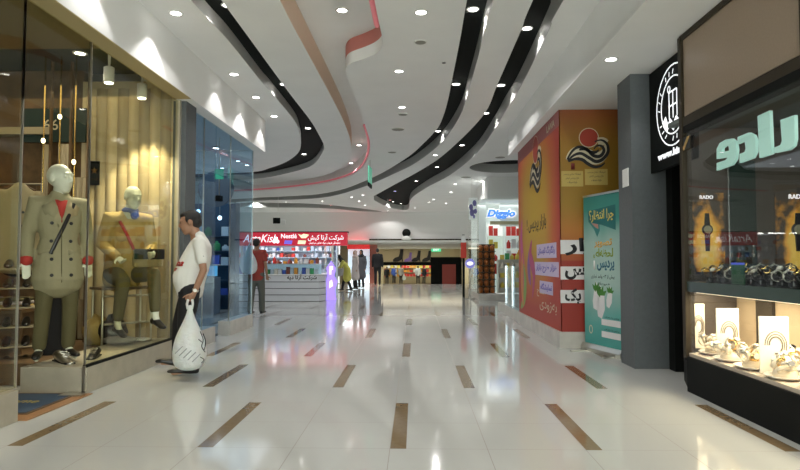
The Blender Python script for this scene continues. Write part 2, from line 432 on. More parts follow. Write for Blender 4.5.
# lower hall beyond the step
band('ceiling', -12, 12, 31.7, 56, 2.25, 2.35, M['ceil'])
band('wall_hall_left', -5.2, -5.0, 31.7, 56, -1, 2.25, M['greige'])
band('wall_hall_right', 6.0, 6.2, 31.7, 56, -1, 2.25, M['greige'])
band('wall_hall_end', -12, 12, 57.5, 57.7, -1, 2.25, M['greige'])

# left display window: plinth, platform, divider, glass
struct(box('trim_31', -3.45, -2.86, 5.28, 7.30, 0, .225, M['plinth']))
struct(box('trim_32', -3.50, -2.86, 3.0, 4.36, 0, .225, M['plinth']))
struct(box('trim_33', -5.2, -3.45, 5.6, 7.30, 0, .20, M['wood']))
struct(box('trim_34', -2.90, -2.86, 5.28, 7.30, .225, .245, M['blackf']))
struct(box('trim_35', -2.96, -2.80, 7.32, 7.66, 0, 3.12, M['pillar']))
def window(n, x, y0, y1, z0, z1, m, seams=(), fr=None):
    o = struct(box('window_%d' % n, x - .006, x + .006, y0, y1, z0, z1, m))
    for s in seams:
        f = box('window_seam', x - .009, x + .009, s - .004, s + .004, z0, z1, fr or M['silver'], o)
    return o
window(1, -2.885, 5.285, 7.30, .24, 3.11, M['glass'], (5.285,))
window(2, -2.885, 3.0, 4.36, .24, 3.11, M['glass'], (4.36,))
window(3, -2.885, 4.36, 5.285, 2.35, 3.11, M['glass'], (4.36,))
struct(box('trim_36', -2.90, -2.87, 5.27, 5.30, 0, .24, M['silver']))
struct(box('trim_37', -2.91, -2.86, 7.27, 7.32, .225, 3.12, M['plinth']))
struct(box('wall_shop_divider', -4.15, -2.9, 7.42, 7.60, .2, 3.4, M['cream']))
struct(box('wall_shop_divider_rear', -9, -4.15, 7.45, 7.60, 0, 3.6, M['wood']))
struct(box('wall_shop_outer', -9.1, -9, -5, 10.7, 0, 4, M['wood']))
struct(box('wall_shop_front', -9, -2.95, -5, -4.9, 0, 4, M['wood']))
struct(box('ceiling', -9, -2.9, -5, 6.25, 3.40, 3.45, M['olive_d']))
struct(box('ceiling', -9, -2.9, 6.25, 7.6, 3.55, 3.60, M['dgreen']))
# shop two (blue glass)
struct(box('ceiling', -7.2, -2.9, 7.6, YB - .15, 3.14, 3.2, M['bluewhite']))
struct(box('trim_41', -3.05, -2.86, 7.66, 8.70, 0, .22, M['plinth2']))
struct(box('trim_42', -3.05, -2.86, 9.40, 10.72, 0, .22, M['plinth2']))
window(4, -2.885, 7.67, 8.70, .22, 3.12, M['bglass'], (8.2,))
window(5, -2.885, 9.40, 10.72, .22, 3.12, M['bglass'], (9.40, 10.715))
struct(box('window_6', -5.4, -2.89, 10.71, 10.722, 0, 3.12, M['bglass']))
d = struct(box('door_1', -3.55, -2.93, 8.72, 8.732, .01, 2.4, M['bglass']))
bm = bmesh.new(); tube(bm, [(-3.40, 8.69, .85), (-3.40, 8.69, 1.65)], .014); mesh_obj('door_handle', bm, M['blackf'], d, True)
struct(box('window_7', -2.891, -2.879, 8.70, 9.40, 2.42, 3.12, M['bglass']))
struct(box('wall_shop_blue', -7.25, -7.2, 7.6, 10.7, 0, 3.2, M['navy']))
struct(box('wall_shop_blue_side', -7.2, -4.15, 7.61, 7.66, 0, 3.2, M['navy']))
struct(box('wall_shop_blue_side', -4.15, -2.96, 7.61, 7.66, 0, 3.2, M['navy']))

# right side: pillar, soffit, vitrine
struct(box('trim_51', 2.36, 3.6, 6.62, 7.04, 0, ZS, M['pillar'])); 
struct(box('wall_right_recess', 2.72, 4.0, 6.45, 6.60, 0, ZS, M['blackf']))
struct(box('wall_right_box_side', 3.98, 8.5, 11.4, 11.6, 0, ZS, M['white']))
struct(box('wall_right', 6.0, 6.1, -5, 8.2, 0, ZS, M['frame']))
struct(box('wall_front', -2.9, 9, -5.1, -5.0, 3.3, 4.0, M['ceil']))

# ------------------------------------------------------------------ DOWNLIGHTS
ORD = ['nearest', 'second nearest', 'third nearest', 'fourth nearest', 'fifth nearest', 'sixth nearest', 'seventh nearest', 'eighth nearest', 'ninth nearest', 'tenth nearest', 'eleventh nearest', 'twelfth nearest', 'thirteenth nearest', 'fourteenth nearest', 'fifteenth nearest', 'sixteenth nearest', 'seventeenth nearest', 'eighteenth nearest']
def lens_mesh(lm):
    bm = bmesh.new(); lathe(bm, [(.001, -.004), (.052, -.004), (.055, .0)], n=18); return mesh_obj('lens', bm, lm)
def make_downlight(lm, power, cone=105, r=.055):
    t = empty('downlight')
    bm = bmesh.new(); lathe(bm, [(.055, 0), (.055, -.008), (.066, -.010), (.074, -.004), (.075, .002), (.055, .002)], n=20)
    rg = mesh_obj('trim_ring', bm, M['ring'], t, True)
    ln = lens_mesh(lm); ln.parent = t
    kids = [rg, ln]
    if power:
        l = bpy.data.lights.new('lamp', 'SPOT'); l.energy = power; l.color = WHITE; l.spot_size = R(cone); l.spot_blend = .25; l.shadow_soft_size = .03
        o = bpy.data.objects.new('lamp', l); COL.objects.link(o); o.parent = t; o.location = (0, 0, -.02); kids.append(o)
    CH[t] = kids
    for k in kids: CH[k] = []
    return t
protos = {}
def inside(x, y, P):
    c = False
    for (xa, ya), (xb, yb) in zip(P, P[1:] + P[:1]):
        if (ya > y) != (yb > y) and x < (xb - xa) * (y - ya) / (yb - ya) + xa: c = not c
    return c
def downlights(pts, z, where, group, power=DOWN_W, kind='lens', cone=105):
    """pts: world xy, sorted nearest first"""
    pts = sorted(pts, key=lambda p: p[1]); z0 = z
    for i, (x, y) in enumerate(pts):
        z = ZR if z0 == ZC and any(inside(x, y, loops[q]) for q in loops) else z0
        key = (kind, power, cone)
        if key not in protos: protos[key] = make_downlight(M[kind], power, cone); t = protos[key]
        else: t = copy_tree(protos[key])
        t.location = (x, y, z - .001)
        num = ('%s of the row %s' % (ORD[i] if i < len(ORD) - 1 else 'farthest', where)) if len(pts) > 1 else where
        tag(t, 'round downlight, ' + num, 'downlight', group)
W2 = lambda L, z: [tuple(atZ(x, y, z)[:2]) for x, y in L]
downlights(W2([(176, 13), (234, 74), (256, 97), (274, 116)], ZC) + [(-2.45, 4.9)], ZC, 'along the bulkhead over the left shop windows', 'downlights beside the left bulkhead', power=DOWN_W * .8, cone=92)
downlights(W2([(421, 12), (399, 71), (402, 107)], ZC), ZC, 'on the plain middle of the ceiling', 'downlights on the middle ceiling', cone=120)
downlights([(.25, 1.2), (.1, 3.4), (-1.6, 2.6), (-.1, -1.5)], ZC, 'overhead before the picture begins', 'downlights overhead', cone=120)
# in the black channels (sit at the channel top)
downlights(W2([(228, 5), (284, 84), (308, 128), (304, 154)], ZL), ZL, 'in the left black channel', 'downlights in the left black channel', cone=120)
downlights(W2([(473, 9), (456, 84), (438, 131)], ZR - .03) + [(.60, 3.5), (.6, 1)], ZR - .03, 'in the narrow middle black channel', 'downlights in the middle black channel', cone=120)
downlights(W2([(527, 28), (501, 85), (486, 113), (462, 145), (437, 167), (416, 181), (401, 203.5)], ZR) + [(1.33, 3.3), (1.33, .8)], ZR, 'in the wide right black channel', 'downlights in the right black channel', cone=120)
downlights(W2([(395, 191)], ZR), ZR, 'small violet one in the end of the right black channel', 'coloured downlights', power=0, kind='lens_blue')
downlights(W2([(390, 200)], ZR), ZR, 'small red one in the end of the right black channel', 'coloured downlights', power=0, kind='lens_red')
downlights(W2([(342, 10), (359, 145), (351, 163)], ZR) + [(-.8, 3.4), (-.8, 1.2)], ZR, 'inside the pink edged cove', 'downlights in the pink edged cove', cone=120)
downlights(W2([(322, 179)], ZR), ZR, 'alone where the pink cove turns left', 'downlights in the pink edged cove', cone=120)
downlights(W2([(611, 59)], ZS), ZS, 'alone in the low soffit before the grey pillar', 'downlight in the right soffit', power=DOWN_W * .5, cone=110)
downlights(W2([(482, 181), (455, 184), (451, 192), (429, 202), (446, 203)], ZC), ZC, 'beyond the right channel toward the lit shop', 'far right downlights', power=DOWN_W * 1.5, cone=140)
downlights(W2([(363, 195), (365, 205), (359, 201), (322, 201), (286, 202), (388, 210.5), (415, 208)], ZC), ZC, 'on the far ceiling above the red kiosk', 'far ceiling downlights', power=DOWN_W * 1.8, cone=140)
downlights(W2([(331, 205)], ZC), ZC, 'small reddish one on the far ceiling', 'coloured downlights', power=0, kind='lens_red')
downlights([(-7.5, 14), (-7.5, 19), (-7.5, 24), (5.5, 14), (5.5, 24), (6.5, 28), (-7.5, 28.5), (-5.2, 27.5), (2.5, 28), (-1.0, 28.5), (.8, 25), (-2.5, 24), (.5, 14.5), (3.5, 21.5)], ZC, 'added over the far hall ceiling for brightness', 'added far hall downlights', power=DOWN_W * 2.2, cone=150)  # rows added to brighten the far hall
# shop one interior and shop two interior
downlights(W2([(80, 53)], 3.39), 3.39, 'big bright one behind the left window glass', 'display window downlights', power=30)
downlights(W2([(192, 134), (216, 148)], 3.13), 3.13, 'inside the blue glass shop', 'blue shop downlights', power=14, cone=130)

downlights(W2([(238, 161), (247, 165), (222, 168)], ZC), ZC, 'on the hall ceiling seen through blue glass', 'hall downlights beyond the blue shop', cone=120)
# round plaster speakers and sprinklers on the ceiling
def disc_fit(name, px, py, r, m, label, cat, z=ZC):
    p = atZ(px, py, z); t = empty(name, (p.x, p.y, z), 0, label, cat, 'ceiling grilles and sensors')
    bm = bmesh.new(); lathe(bm, [(r, .002), (r, -.006), (r * .86, -.012)], n=20); mesh_obj('rim', bm, M['ring'], t)
    bm = bmesh.new(); lathe(bm, [(r * .84, -.010), (r * .84, -.014), (r * .5, -.017)], n=20); mesh_obj('grille', bm, m, t)
M['grille'] = mat('speaker_grille', (.30, .30, .26), .8)
disc_fit('ceiling_speaker', 420.5, 41.5, .075, M['grille'], 'round beige ceiling speaker between two downlights near the middle channel', 'ceiling speaker')
disc_fit('ceiling_speaker', 403, 114, .09, M['grille'], 'small round ceiling speaker just beyond the second middle downlight', 'ceiling speaker')
disc_fit('ceiling_speaker', 398, 129, .14, M['grille'], 'long looking grey ceiling grille on the middle of the ceiling', 'ceiling speaker')
disc_fit('smoke_detector', 444, 62, .03, M['ink'], 'tiny black sensor dot left of the middle black channel', 'sensor')
disc_fit('ceiling_speaker', 392, 152, .11, M['grille'], 'grey ceiling grille nearest the bend of the middle channel', 'ceiling speaker')
disc_fit('ceiling_speaker', 466, 177, .18, M['grille'], 'grey ceiling grille right of the right black channel', 'ceiling speaker')
disc_fit('ceiling_speaker', 500, 157, .14, M['grille'], 'dark ceiling grille next to the black oval opening', 'ceiling speaker')
# red LED line along the far edge of the cove
P = [p for p in loops['C']]; nin = 5 * (len(bandC_in) - 1) + 1
def led(pts, name, label, inward=.02):
    bm = bmesh.new(); tube(bm, [(p[0], p[1], ZC + .045) for p in pts], .028, n=6)
    tag(mesh_obj(name, bm, M['redled'], None, True), label, 'light strip', 'red light strips')
cout = crom(bandC_out, False, 5)
led([(p[0] - .03, p[1] - .04) for p in cout if p[1] > 11.5 and p[0] > -8.4], 'light_strip', 'long pink light strip on the far curved edge of the cove')
led([(p[0] - .04, p[1]) for p in cout if p[1] < 6.6 and p[0] > -1], 'light_strip', 'pink light strip along the near right edge of the cove')

# ------------------------------------------------------------------ RIGHT VITRINE SHOP
XV = 2.42; YE = 5.50; Y0 = -1.5
vit = empty('display_vitrine', (XV + .3, 2, 0), 0, 'black framed glass watch display case running along the right side', 'display case')
def vb(name, x0, x1, y0, y1, z0, z1, m, par=None):
    o = box(name, x0 - vit.location.x, x1 - vit.location.x, y0 - 2, y1 - 2, z0, z1, m, par or vit); return o
vb('base', XV, 3.2, Y0, YE, 0, .30, M['blackf'])
vb('plinth_strip', XV - .015, XV, Y0, YE, .28, .315, M['blackf'])
vb('corner_post', XV - .02, XV + .06, YE - .04, YE + .02, .3, 3.18, M['frame'])
vb('lower_tray', XV + .005, 3.12, Y0, YE + .0, .315, .345, dup('tray_cloth', (.50, .42, .33), .7))
vb('shelf', XV - .004, 3.9, Y0, YE + .0, .885, .975, dup('green_glass_edge', (.05, .075, .065), .15))
vb('lower_tray_end', 2.64, 3.12, YE, YE + .48, .315, .345, M['tray_cloth']); vb('shelf_end', 2.64, 3.9, YE, YE + .48, .885, .975, M['green_glass_edge'])
vb('lower_back', 3.12, 3.16, Y0, YE + .48, .345, .885, dup('warm_backing', (.40, .31, .20), .6))
vb('header', XV - .01, XV + .10, Y0, YE, 2.30, 2.36, M['blackf'])
vb('header_band', XV - .012, XV + .10, Y0, YE, 2.36, 2.44, M['frame'])
vb('lower_back_panel', 3.09, 3.12, 5.35, 5.6, .345, .885, M['frame']); vb('lower_back_panel', 3.09, 3.12, 4.75, 4.95, .345, .885, M['frame']); vb('lower_back_panel', 3.09, 3.12, 4.1, 4.4, .345, .885, M['blackf'])
vb('end_wall', 2.64, 3.9, YE + .49, YE + .53, 0, 3.19, dup('brown_backing', (.065, .05, .038), .5))
bm = bmesh.new(); prism(bm, [(XV + .02 - vit.location.x, YE + .01 - 2), (XV + .06 - vit.location.x, YE + .01 - 2), (2.66 - vit.location.x, YE + .52 - 2), (2.62 - vit.location.x, YE + .52 - 2)], 0, 2.08, 'z'); mesh_obj('end_panel', bm, M['blackf'], vit)
vb('fascia_panel', XV, XV + .06, 3.80, YE - .05, 2.45, 3.14, M['beigepan'])
vb('fascia_panel', XV, XV + .06, Y0, 3.74, 2.45, 3.14, M['beigepan'])
vb('fascia_frame', XV - .014, XV + .07, 3.745, 3.795, 2.44, 3.19, M['frame'])
vb('fascia_frame', XV - .014, XV + .07, Y0, YE, 3.14, 3.19, M['frame'])
vb('inner_ceiling', XV + .07, 3.9, Y0, YE + .48, 2.46, 2.50, dup('vitrine_ceiling', (.10, .12, .11), .6))
g = vb('lower_glass', XV, XV + .006, Y0, YE - .03, .345, .885, M['vglass'])
g = vb('upper_glass', XV, XV + .006, Y0, YE - .03, .975, 2.30, M['vglass'])
vb('back_wall', 4.6, 4.7, Y0, YE + .48, 0, 3.19, dup('dark_back', (.03, .035, .03), .5))
# luminous strips that light the lower case
tb = vb('light_trough', XV + .05, XV + .065, 2.0, YE - .1, .876, .884, mat('warm_strip', (1, .9, .7), .5, emit=(1, .84, .58), es=2))
area('case_light', (2.72, 4.2, .865), (0, 0, 0), .35, 3.4, 60, (1, .85, .60))
area('case_light', (2.95, 4.2, 2.44), (0, 0, 0), .25, 3.2, 5, (.95, .95, .8))

# flame posters with a watch on the end wall
M['flame'] = mat('flame_orange', (.8, .36, .03), .6)
def flame_poster(cx, label, s=1.0):
    Y = YE + .485; t = empty('flame_poster', (cx, Y, 1.2), 0, label, 'poster', 'watch posters on the end wall')
    m = bpy.data.materials.new('flame_print'); m.use_nodes = True; nt = m.node_tree; b = nt.nodes['Principled BSDF']
    tc = nt.nodes.new('ShaderNodeTexCoord'); mp = nt.nodes.new('ShaderNodeMapping'); mp.inputs['Scale'].default_value = (6.5, 1, 2.4); mp.inputs['Location'].default_value = (0, 0, -.25)
    n = nt.nodes.new('ShaderNodeTexNoise'); n.inputs['Scale'].default_value = 9; n.inputs['Detail'].default_value = 5
    gr = nt.nodes.new('ShaderNodeTexGradient'); gr.gradient_type = 'SPHERICAL'; ad = nt.nodes.new('ShaderNodeMath'); ad.operation = 'MULTIPLY_ADD'; ad.inputs[1].default_value = .9; 
    r = nt.nodes.new('ShaderNodeValToRGB'); e = r.color_ramp.elements; e[0].position = .45; e[0].color = (.05, .035, .025, 1); e[1].position = 1; e[1].color = (.85, .55, .10, 1)
    q = r.color_ramp.elements.new(.7); q.color = (.75, .33, .03, 1)
    L = nt.links; L.new(tc.outputs['Object'], mp.inputs[0]); L.new(mp.outputs[0], gr.inputs[0]); L.new(tc.outputs['Object'], n.inputs['Vector'])
    L.new(n.outputs[0], ad.inputs[0]); L.new(gr.outputs[0], ad.inputs[2]); L.new(ad.outputs[0], r.inputs[0]); L.new(r.outputs[0], b.inputs['Base Color'])
    L.new(r.outputs[0], b.inputs['Emission Color']); b.inputs['Emission Strength'].default_value = .18   # print emits its own colours faintly
    box('print', -.17 * s, .17 * s, -.008, 0, -.15, .62, m, t)
    bm = bmesh.new(); rot = Matrix.Rotation(R(90), 3, 'X')
    lathe(bm, [(.052 * s, 0), (.052 * s, .012), (.044 * s, .016)], (0, -.010, .26), 24, rot); w_ = mesh_obj('watch_case', bm, M['leather'], t, False)
    bm = bmesh.new(); lathe(bm, [(.038 * s, .0), (.038 * s, .003)], (0, -.027, .26), 24, rot); mesh_obj('watch_dial', bm, dup('dial', (.35, .32, .2), .4), w_)
    bm = bmesh.new(); prism(bm, [(-.026 * s, .30), (.026 * s, .30), (.018 * s, .42), (-.018 * s, .42)], -.022, -.010); prism(bm, [(-.026 * s, .22), (.026 * s, .22), (.018 * s, .05), (-.018 * s, .05)], -.022, -.010)
    mesh_obj('watch_strap', bm, M['leather'], t)
    text('brand_lettering', 'RADO', .13 * s, .035 * s, (-.065 * s, -.009, .56), (1, 0, 0), (0, 0, 1), M['signwhite'], t, bold=.02)
flame_poster(atY(707, 240, YE + .48).x, 'flame coloured watch poster on the brown wall, the left of two')
flame_poster(atY(798, 240, YE + .48).x, 'flame coloured watch poster cut by the right picture edge', 1.25)
p0 = atY(730, 240, YE + .46).x; p1 = atY(757, 240, YE + .46).x
pn = empty('dark_glass_panel', (p0, YE + .46, .98), 0, 'dark glass panel standing between the two flame posters', 'panel')
box('pane', 0, p1 - p0, 0, .012, 0, 1.15, dup('dark_glass', (.02, .035, .03), .05), pn); box('edge_trim', -.012, 0, -.005, .015, 0, 1.17, M['chrome'], pn)

# big glowing lettering behind the glass
txx = XV + .10
M['cyanletters'] = mat('pale_cyan_letters', (.50, .74, .68), .5, emit=(.42, .72, .64), es=.42)
def outline_px(pts, X):   # outline measured on the plane of the sign
    return [Vector(atX(x, y, X)) for x, y in pts]
ltr = empty('hanging_letters', (txx, 4.6, 1.8), 0, 'large pale cyan hanging letters behind the upper shop glass', 'sign')
def letter(name, pts, hole=None):
    P = outline_px(pts, txx); c = bpy.data.curves.new('c', 'CURVE'); c.dimensions = '2D'; c.fill_mode = 'BOTH'
    for Q in (P, outline_px(hole, txx) if hole else None):
        if not Q: continue
        s = c.splines.new('POLY'); s.points.add(len(Q) - 1)
        for a, v in zip(s.points, Q): a.co = (-(v.y - 4.6), v.z - 1.8, 0, 1)
        s.use_cyclic_u = True
    c.extrude = .012
    o = bpy.data.objects.new('c', c); COL.objects.link(o); dg = bpy.context.evaluated_depsgraph_get(); dg.update()
    me = bpy.data.meshes.new_from_object(o.evaluated_get(dg)); bpy.data.objects.remove(o)
    for v in me.vertices: v.co = Vector((v.co.z, -v.co.x, v.co.y))
    me.materials.clear(); me.materials.append(M['cyanletters'])
    q = bpy.data.objects.new(name, me); COL.objects.link(q); q.parent = ltr
letter('letter', [(759, 116), (771, 110.5), (773, 154), (761, 158)])
letter('letter', [(782, 120), (796, 115), (796.5, 139), (795, 146), (790, 150), (776, 153), (776, 147.5), (782, 145), (783.5, 141)])
letter('letter', [(739, 137), (750, 132.5), (755, 135), (757, 140), (757, 152), (754, 158), (741, 163), (741, 154), (746, 152), (747, 149), (746.5, 143), (745, 141), (739, 144)])
letter('letter', [(718, 149), (721, 143), (727, 139.5), (733, 138.5), (737, 142), (738, 150), (737, 159), (733, 165), (718, 170.5), (718, 163), (727, 160), (729, 157), (718, 159)],
       [(723, 152.5), (730.5, 150.5), (730, 146.5), (727, 145.5), (723.5, 148)])
bm = bmesh.new(); plate(bm, [atX(x, y, XV - .009) for x, y in [(680.5, 139), (690, 135), (690, 147.5), (680.5, 151.5)]], (-1, 0, 0), .004)
sk = tag(mesh_obj('alarm_sticker', bm, M['ink']), 'small black and gold sticker on the upper corner of the watch shop glass', 'sticker')
bm = bmesh.new(); plate(bm, [atX(x, y, XV - .015) for x, y in [(687, 136.5), (690, 135.5), (684.5, 150), (682, 150.5)]], (-1, 0, 0), .002)
mesh_obj('gold_stripe', bm, M['gold'], sk)

# wristwatches ---------------------------------------------------------
def make_watch(strap, case, dial, name='wristwatch'):
    t = empty(name)
    bm = bmesh.new(); nseg = 14
    pts = [(.030 * math.cos(R(a)), 0, .030 * math.sin(R(a)) + .03) for a in range(60, -241, -25)]
    tube(bm, pts, .011, n=6, ref=(0, 1, 0), flat=.25); s = mesh_obj('strap', bm, strap, t, True)
    bm = bmesh.new(); lathe(bm, [(.017, .055), (.019, .058), (.019, .064), (.016, .067)], n=14); c = mesh_obj('case', bm, case, t, True)
    bm = bmesh.new(); lathe(bm, [(.0145, .067), (.0145, .0685)], n=14); d_ = mesh_obj('dial', bm, dial, t)
    bm = bmesh.new(); bx(bm, .018, .024, -.003, .003, .058, .063); k = mesh_obj('crown', bm, case, t)
    CH[t] = [s, c, d_, k]; CH.update({s: [], c: [], d_: [], k: []}); return t
M['dialw'] = mat('pearl_dial', (.8, .78, .7), .3); M['dialb'] = mat('black_dial', (.02, .02, .025), .2); M['ivory'] = mat('ivory_strap', (.78, .68, .52), .4)
kinds = [make_watch(M['ivory'], M['silver'], M['dialw']), make_watch(M['silver'], M['silver'], M['dialb']), make_watch(M['leather'], M['silver'], M['dialw']), make_watch(M['leather'], M['gold'], M['dialb']), make_watch(M['gold'], M['gold'], M['dialw'])]
used = set()
def put_watch(k, loc, rot, label, group, sc=1.0):
    t = kinds[k] if k not in used else copy_tree(kinds[k]); used.add(k)
    t.location = loc; t.rotation_euler = rot; t.scale = (sc,) * 3; tag(t, label, 'watch', group)
# plates of jewellery on the lower tray
M['china'] = mat('white_china', (.85, .80, .70), .3)
plates = [(2.60, 5.36, .13, 'far left white plate heaped with pale watches'), (2.57, 5.02, .14, 'second white plate from the left, near the glass'), (2.80, 4.86, .13, 'white plate set back between the left and middle picture cards'),
          (2.56, 4.66, .15, 'white plate nearest the glass below the middle picture card'), (2.80, 4.68, .12, 'white plate set back left of the largest picture card'),
          (2.545, 4.27, .13, 'white plate in front of the largest picture card'), (2.60, 3.93, .15, 'white plate at the right picture edge heaped with watches'), (2.85, 4.12, .13, 'rear white plate by the right picture edge')]
pos = ['on the far left plate', 'on the second plate from the left', 'on the plate between the left and middle cards', 'on the plate below the middle card', 'on the plate left of the largest card', 'on the plate before the largest card', 'on the plate at the right edge', 'on the rear right plate']
for i, (x, y, r, lb) in enumerate(plates):
    t = empty('jewellery_plate', (x, y, .346), 0, lb, 'plate', 'plates of watches')
    bm = bmesh.new(); lathe(bm, [(r * .5, 0), (r * .55, .004), (r * .85, .012), (r, .024), (r * .99, .028), (r * .8, .016), (r * .5, .010)], n=28); mesh_obj('dish', bm, M['china'], t, True)
    bm = bmesh.new(); ellipsoid(bm, (0, 0, .03), r * .60, r * .60, .055); mesh_obj('cloth_mound', bm, M['ivory'], t, True)
    for k in range(14):
        a = k * 2.4; rr = r * (.10 + .055 * k); zz = .40 + .05 * (1 - rr / r)
        kk = random.choice([0, 0, 0, 1, 4]); strap = {0: 'ivory strap', 1: 'steel bracelet', 4: 'gold bracelet'}[kk]
        put_watch(kk, (x + rr * math.cos(a), y + rr * math.sin(a), zz), (random.uniform(-1.3, 1.3), random.uniform(-.6, .6), random.uniform(0, 6.3)),
                  'small watch with %s heaped %s' % (strap, pos[i]), 'watches with %s %s' % (strap, pos[i]), 1.35)
# necklace cards
def pic_card(px, Y, wdt, ztop, label):
    x = atY(px, 300, Y).x; t = empty('picture_card', (x, Y, .346), R(-12), label, 'card', 'picture cards in the lit case')
    h = ztop - .346
    box('board', -wdt / 2, wdt / 2, 0, .012, 0, h, dup('card_white', (.86, .80, .68), .5), t, bev=.004)
    bm = bmesh.new()
    for rr, wd in ((.36, .007), (.29, .006), (.22, .010)):
        pts = [(wdt * rr * math.cos(R(a)) + .01, h * .50 + h * .24 * rr / .36 * math.sin(R(a))) for a in range(-100, 200, 20)]
        ribbon(bm, pts, wd, (0, -.001, 0), (1, 0, 0), (0, 0, 1), .002)
    mesh_obj('printed_arches', bm, dup('card_ink', (.16, .13, .10), .5), t)
    box('easel', -.01, .01, .012, .09, 0, .02, M['china'], t)
pic_card(697, 5.72, .125, .757, 'white picture card with a printed arch, the smallest at left')
pic_card(727, 5.15, .175, .76, 'white picture card with a printed arch, the middle of three')
pic_card(773, 4.45, .195, .755, 'white picture card with a printed arch, the largest at right')
# upper shelf of watches on dark cushions
row = 0
for rr, (xx, n, y0, y1) in enumerate([(2.54, 16, 3.3, 5.35), (2.72, 14, 3.3, 5.6), (2.90, 12, 3.4, 5.8)]):
    for k in range(n):
        y = y0 + (y1 - y0) * (k + .5) / n; kk = [3, 1, 2, 1, 3][(k * 3 + rr) % 5]
        nm = {1: 'steel watch', 2: 'black strap watch with a pale dial', 3: 'black strap watch with a gold case'}[kk]
        t = empty('watch_cushion', (xx, y, .976), R(90), 'dark display cushion in the %s row of the upper shelf' % ['front', 'middle', 'rear'][rr], 'cushion', 'dark cushions, %s row' % ['front', 'middle', 'rear'][rr])
        box('pad', -.03, .03, -.028, .028, 0, .05 + .02 * rr, M['leather'], t, bev=.012)
        put_watch(kk, (xx - .01, y, 1.02 + .02 * rr), (R(random.uniform(-15, 15)), R(-35), random.uniform(-.4, .4)), nm + ' on the %s row of the upper shelf' % ['front', 'middle', 'rear'][rr], nm + 's, %s row' % ['front', 'middle', 'rear'][rr], 1.25)
cp = atX(738, 276, XV + .05)
t = empty('price_card', (cp.x, cp.y, .976), 0, 'small green card with a blue top edge on the upper shelf', 'card')
box('card', -.004, .004, -.09, .09, 0, .15, dup('green_card', (.02, .10, .04), .4), t); box('top_edge', -.005, .005, -.09, .09, .15, .166, dup('blue_edge', (.08, .12, .6), .4, emit=(.1, .15, .9), es=.3), t)

# black blade sign on the recess wall -----------------------------------
XB = 2.56
sg = empty('black_shop_sign', (XB, 6.0, 2.1), 0, 'black lightbox sign with a white round emblem beside the grey pillar', 'sign')
box('panel', 0, .045, -.42, .60, 0, 1.085, M['blackf'], sg)
def on(y, z): return Vector((-.004, y, z))
M['emb'] = mat('lit_white_emblem', (1, 1, 1), .4, emit=(.95, .97, 1), es=.9)
bm = bmesh.new(); c0 = (0.0, .60)
for rr, wd in ((.40, .013), (.285, .013)):
    ribbon(bm, [(-(rr * math.cos(R(a))), c0[1] + rr * math.sin(R(a))) for a in range(0, 361, 12)], wd, (-.004, 0, 0), (0, -1, 0), (0, 0, 1), .003)
for a in range(0, 360, 15):      # lettering around the ring as short strokes
    ca, sa = math.cos(R(a)), math.sin(R(a))
    if a % 60 == 45: continue
    ribbon(bm, [(-(.31 * ca), c0[1] + .31 * sa), (-(.365 * math.cos(R(a + 3))), c0[1] + .355 * math.sin(R(a + 3)))], .010, (-.004, 0, 0), (0, -1, 0), (0, 0, 1), .003)
ribbon(bm, [(-.21, .50), (-.14, .40), (-.07, .44), (0, .38), (.07, .44), (.14, .40), (.21, .50)], .075, (-.004, 0, 0), (0, -1, 0), (0, 0, 1), .003)
for y in (-.09, .0, .09): ribbon(bm, [(y, .47), (y, .74)], .014, (-.004, 0, 0), (0, -1, 0), (0, 0, 1), .003)
ribbon(bm, [(-.09, .60), (.09, .60)], .014, (-.004, 0, 0), (0, -1, 0), (0, 0, 1), .003); ribbon(bm, [(-.09, .74), (.09, .74)], .014, (-.004, 0, 0), (0, -1, 0), (0, 0, 1), .003)
ribbon(bm, [(.03 * math.cos(R(a)) - .09, .775 + .03 * math.sin(R(a))) for a in range(0, 361, 30)], .012, (-.004, 0, 0), (0, -1, 0), (0, 0, 1), .003)
mesh_obj('emblem', bm, M['emb'], sg)
text('web_address', 'www.kish-f', .72, .075, (-.001, .40, .10), (0, -1, 0), (0, 0, 1), M['emb'], sg, bold=.03)

# switch plate on the pillar
t = empty('switch_plate', (2.355, 6.78, 1.98), 0, 'white wall plate fixed to the side of the grey pillar', 'switch')
box('plate', -.012, 0, -.09, .09, 0, .20, M['white'], t, bev=.003); box('lock', -.017, -.012, .05, .07, .03, .05, M['ring'], t)

# ------------------------------------------------------------------ POSTER CLAD BOX
BX, BY0, BY1 = 1.95, 8.16, 11.40
hd = empty('poster_hoarding', (BX, BY0, 0), 0, 'tall square block clad in red and yellow posters before the low soffit', 'hoarding')
m = bpy.data.materials.new('poster_gradient'); m.use_nodes = True; nt = m.node_tree; b = nt.nodes['Principled BSDF']; b.inputs['Roughness'].default_value = .5; b.inputs['Specular IOR Level'].default_value = .2
tc = nt.nodes.new('ShaderNodeTexCoord'); sp = nt.nodes.new('ShaderNodeSeparateXYZ'); nt.links.new(tc.outputs['Object'], sp.inputs[0])
def ramp(nt, src, stops):
    r = nt.nodes.new('ShaderNodeValToRGB'); e = r.color_ramp.elements
    e[0].position, e[0].color = stops[0][0], (*stops[0][1], 1); e[1].position, e[1].color = stops[-1][0], (*stops[-1][1], 1)
    for s_, c in stops[1:-1]: q = e.new(s_); q.color = (*c, 1)
    nt.links.new(src, r.inputs[0]); return r.outputs[0]
def nmath(nt, op, a, b_=None, c_=None):
    n = nt.nodes.new('ShaderNodeMath'); n.operation = op
    for i, v in enumerate((a, b_, c_)):
        if v is None: continue
        if isinstance(v, (int, float)): n.inputs[i].default_value = v
        else: nt.links.new(v, n.inputs[i])
    return n.outputs[0]
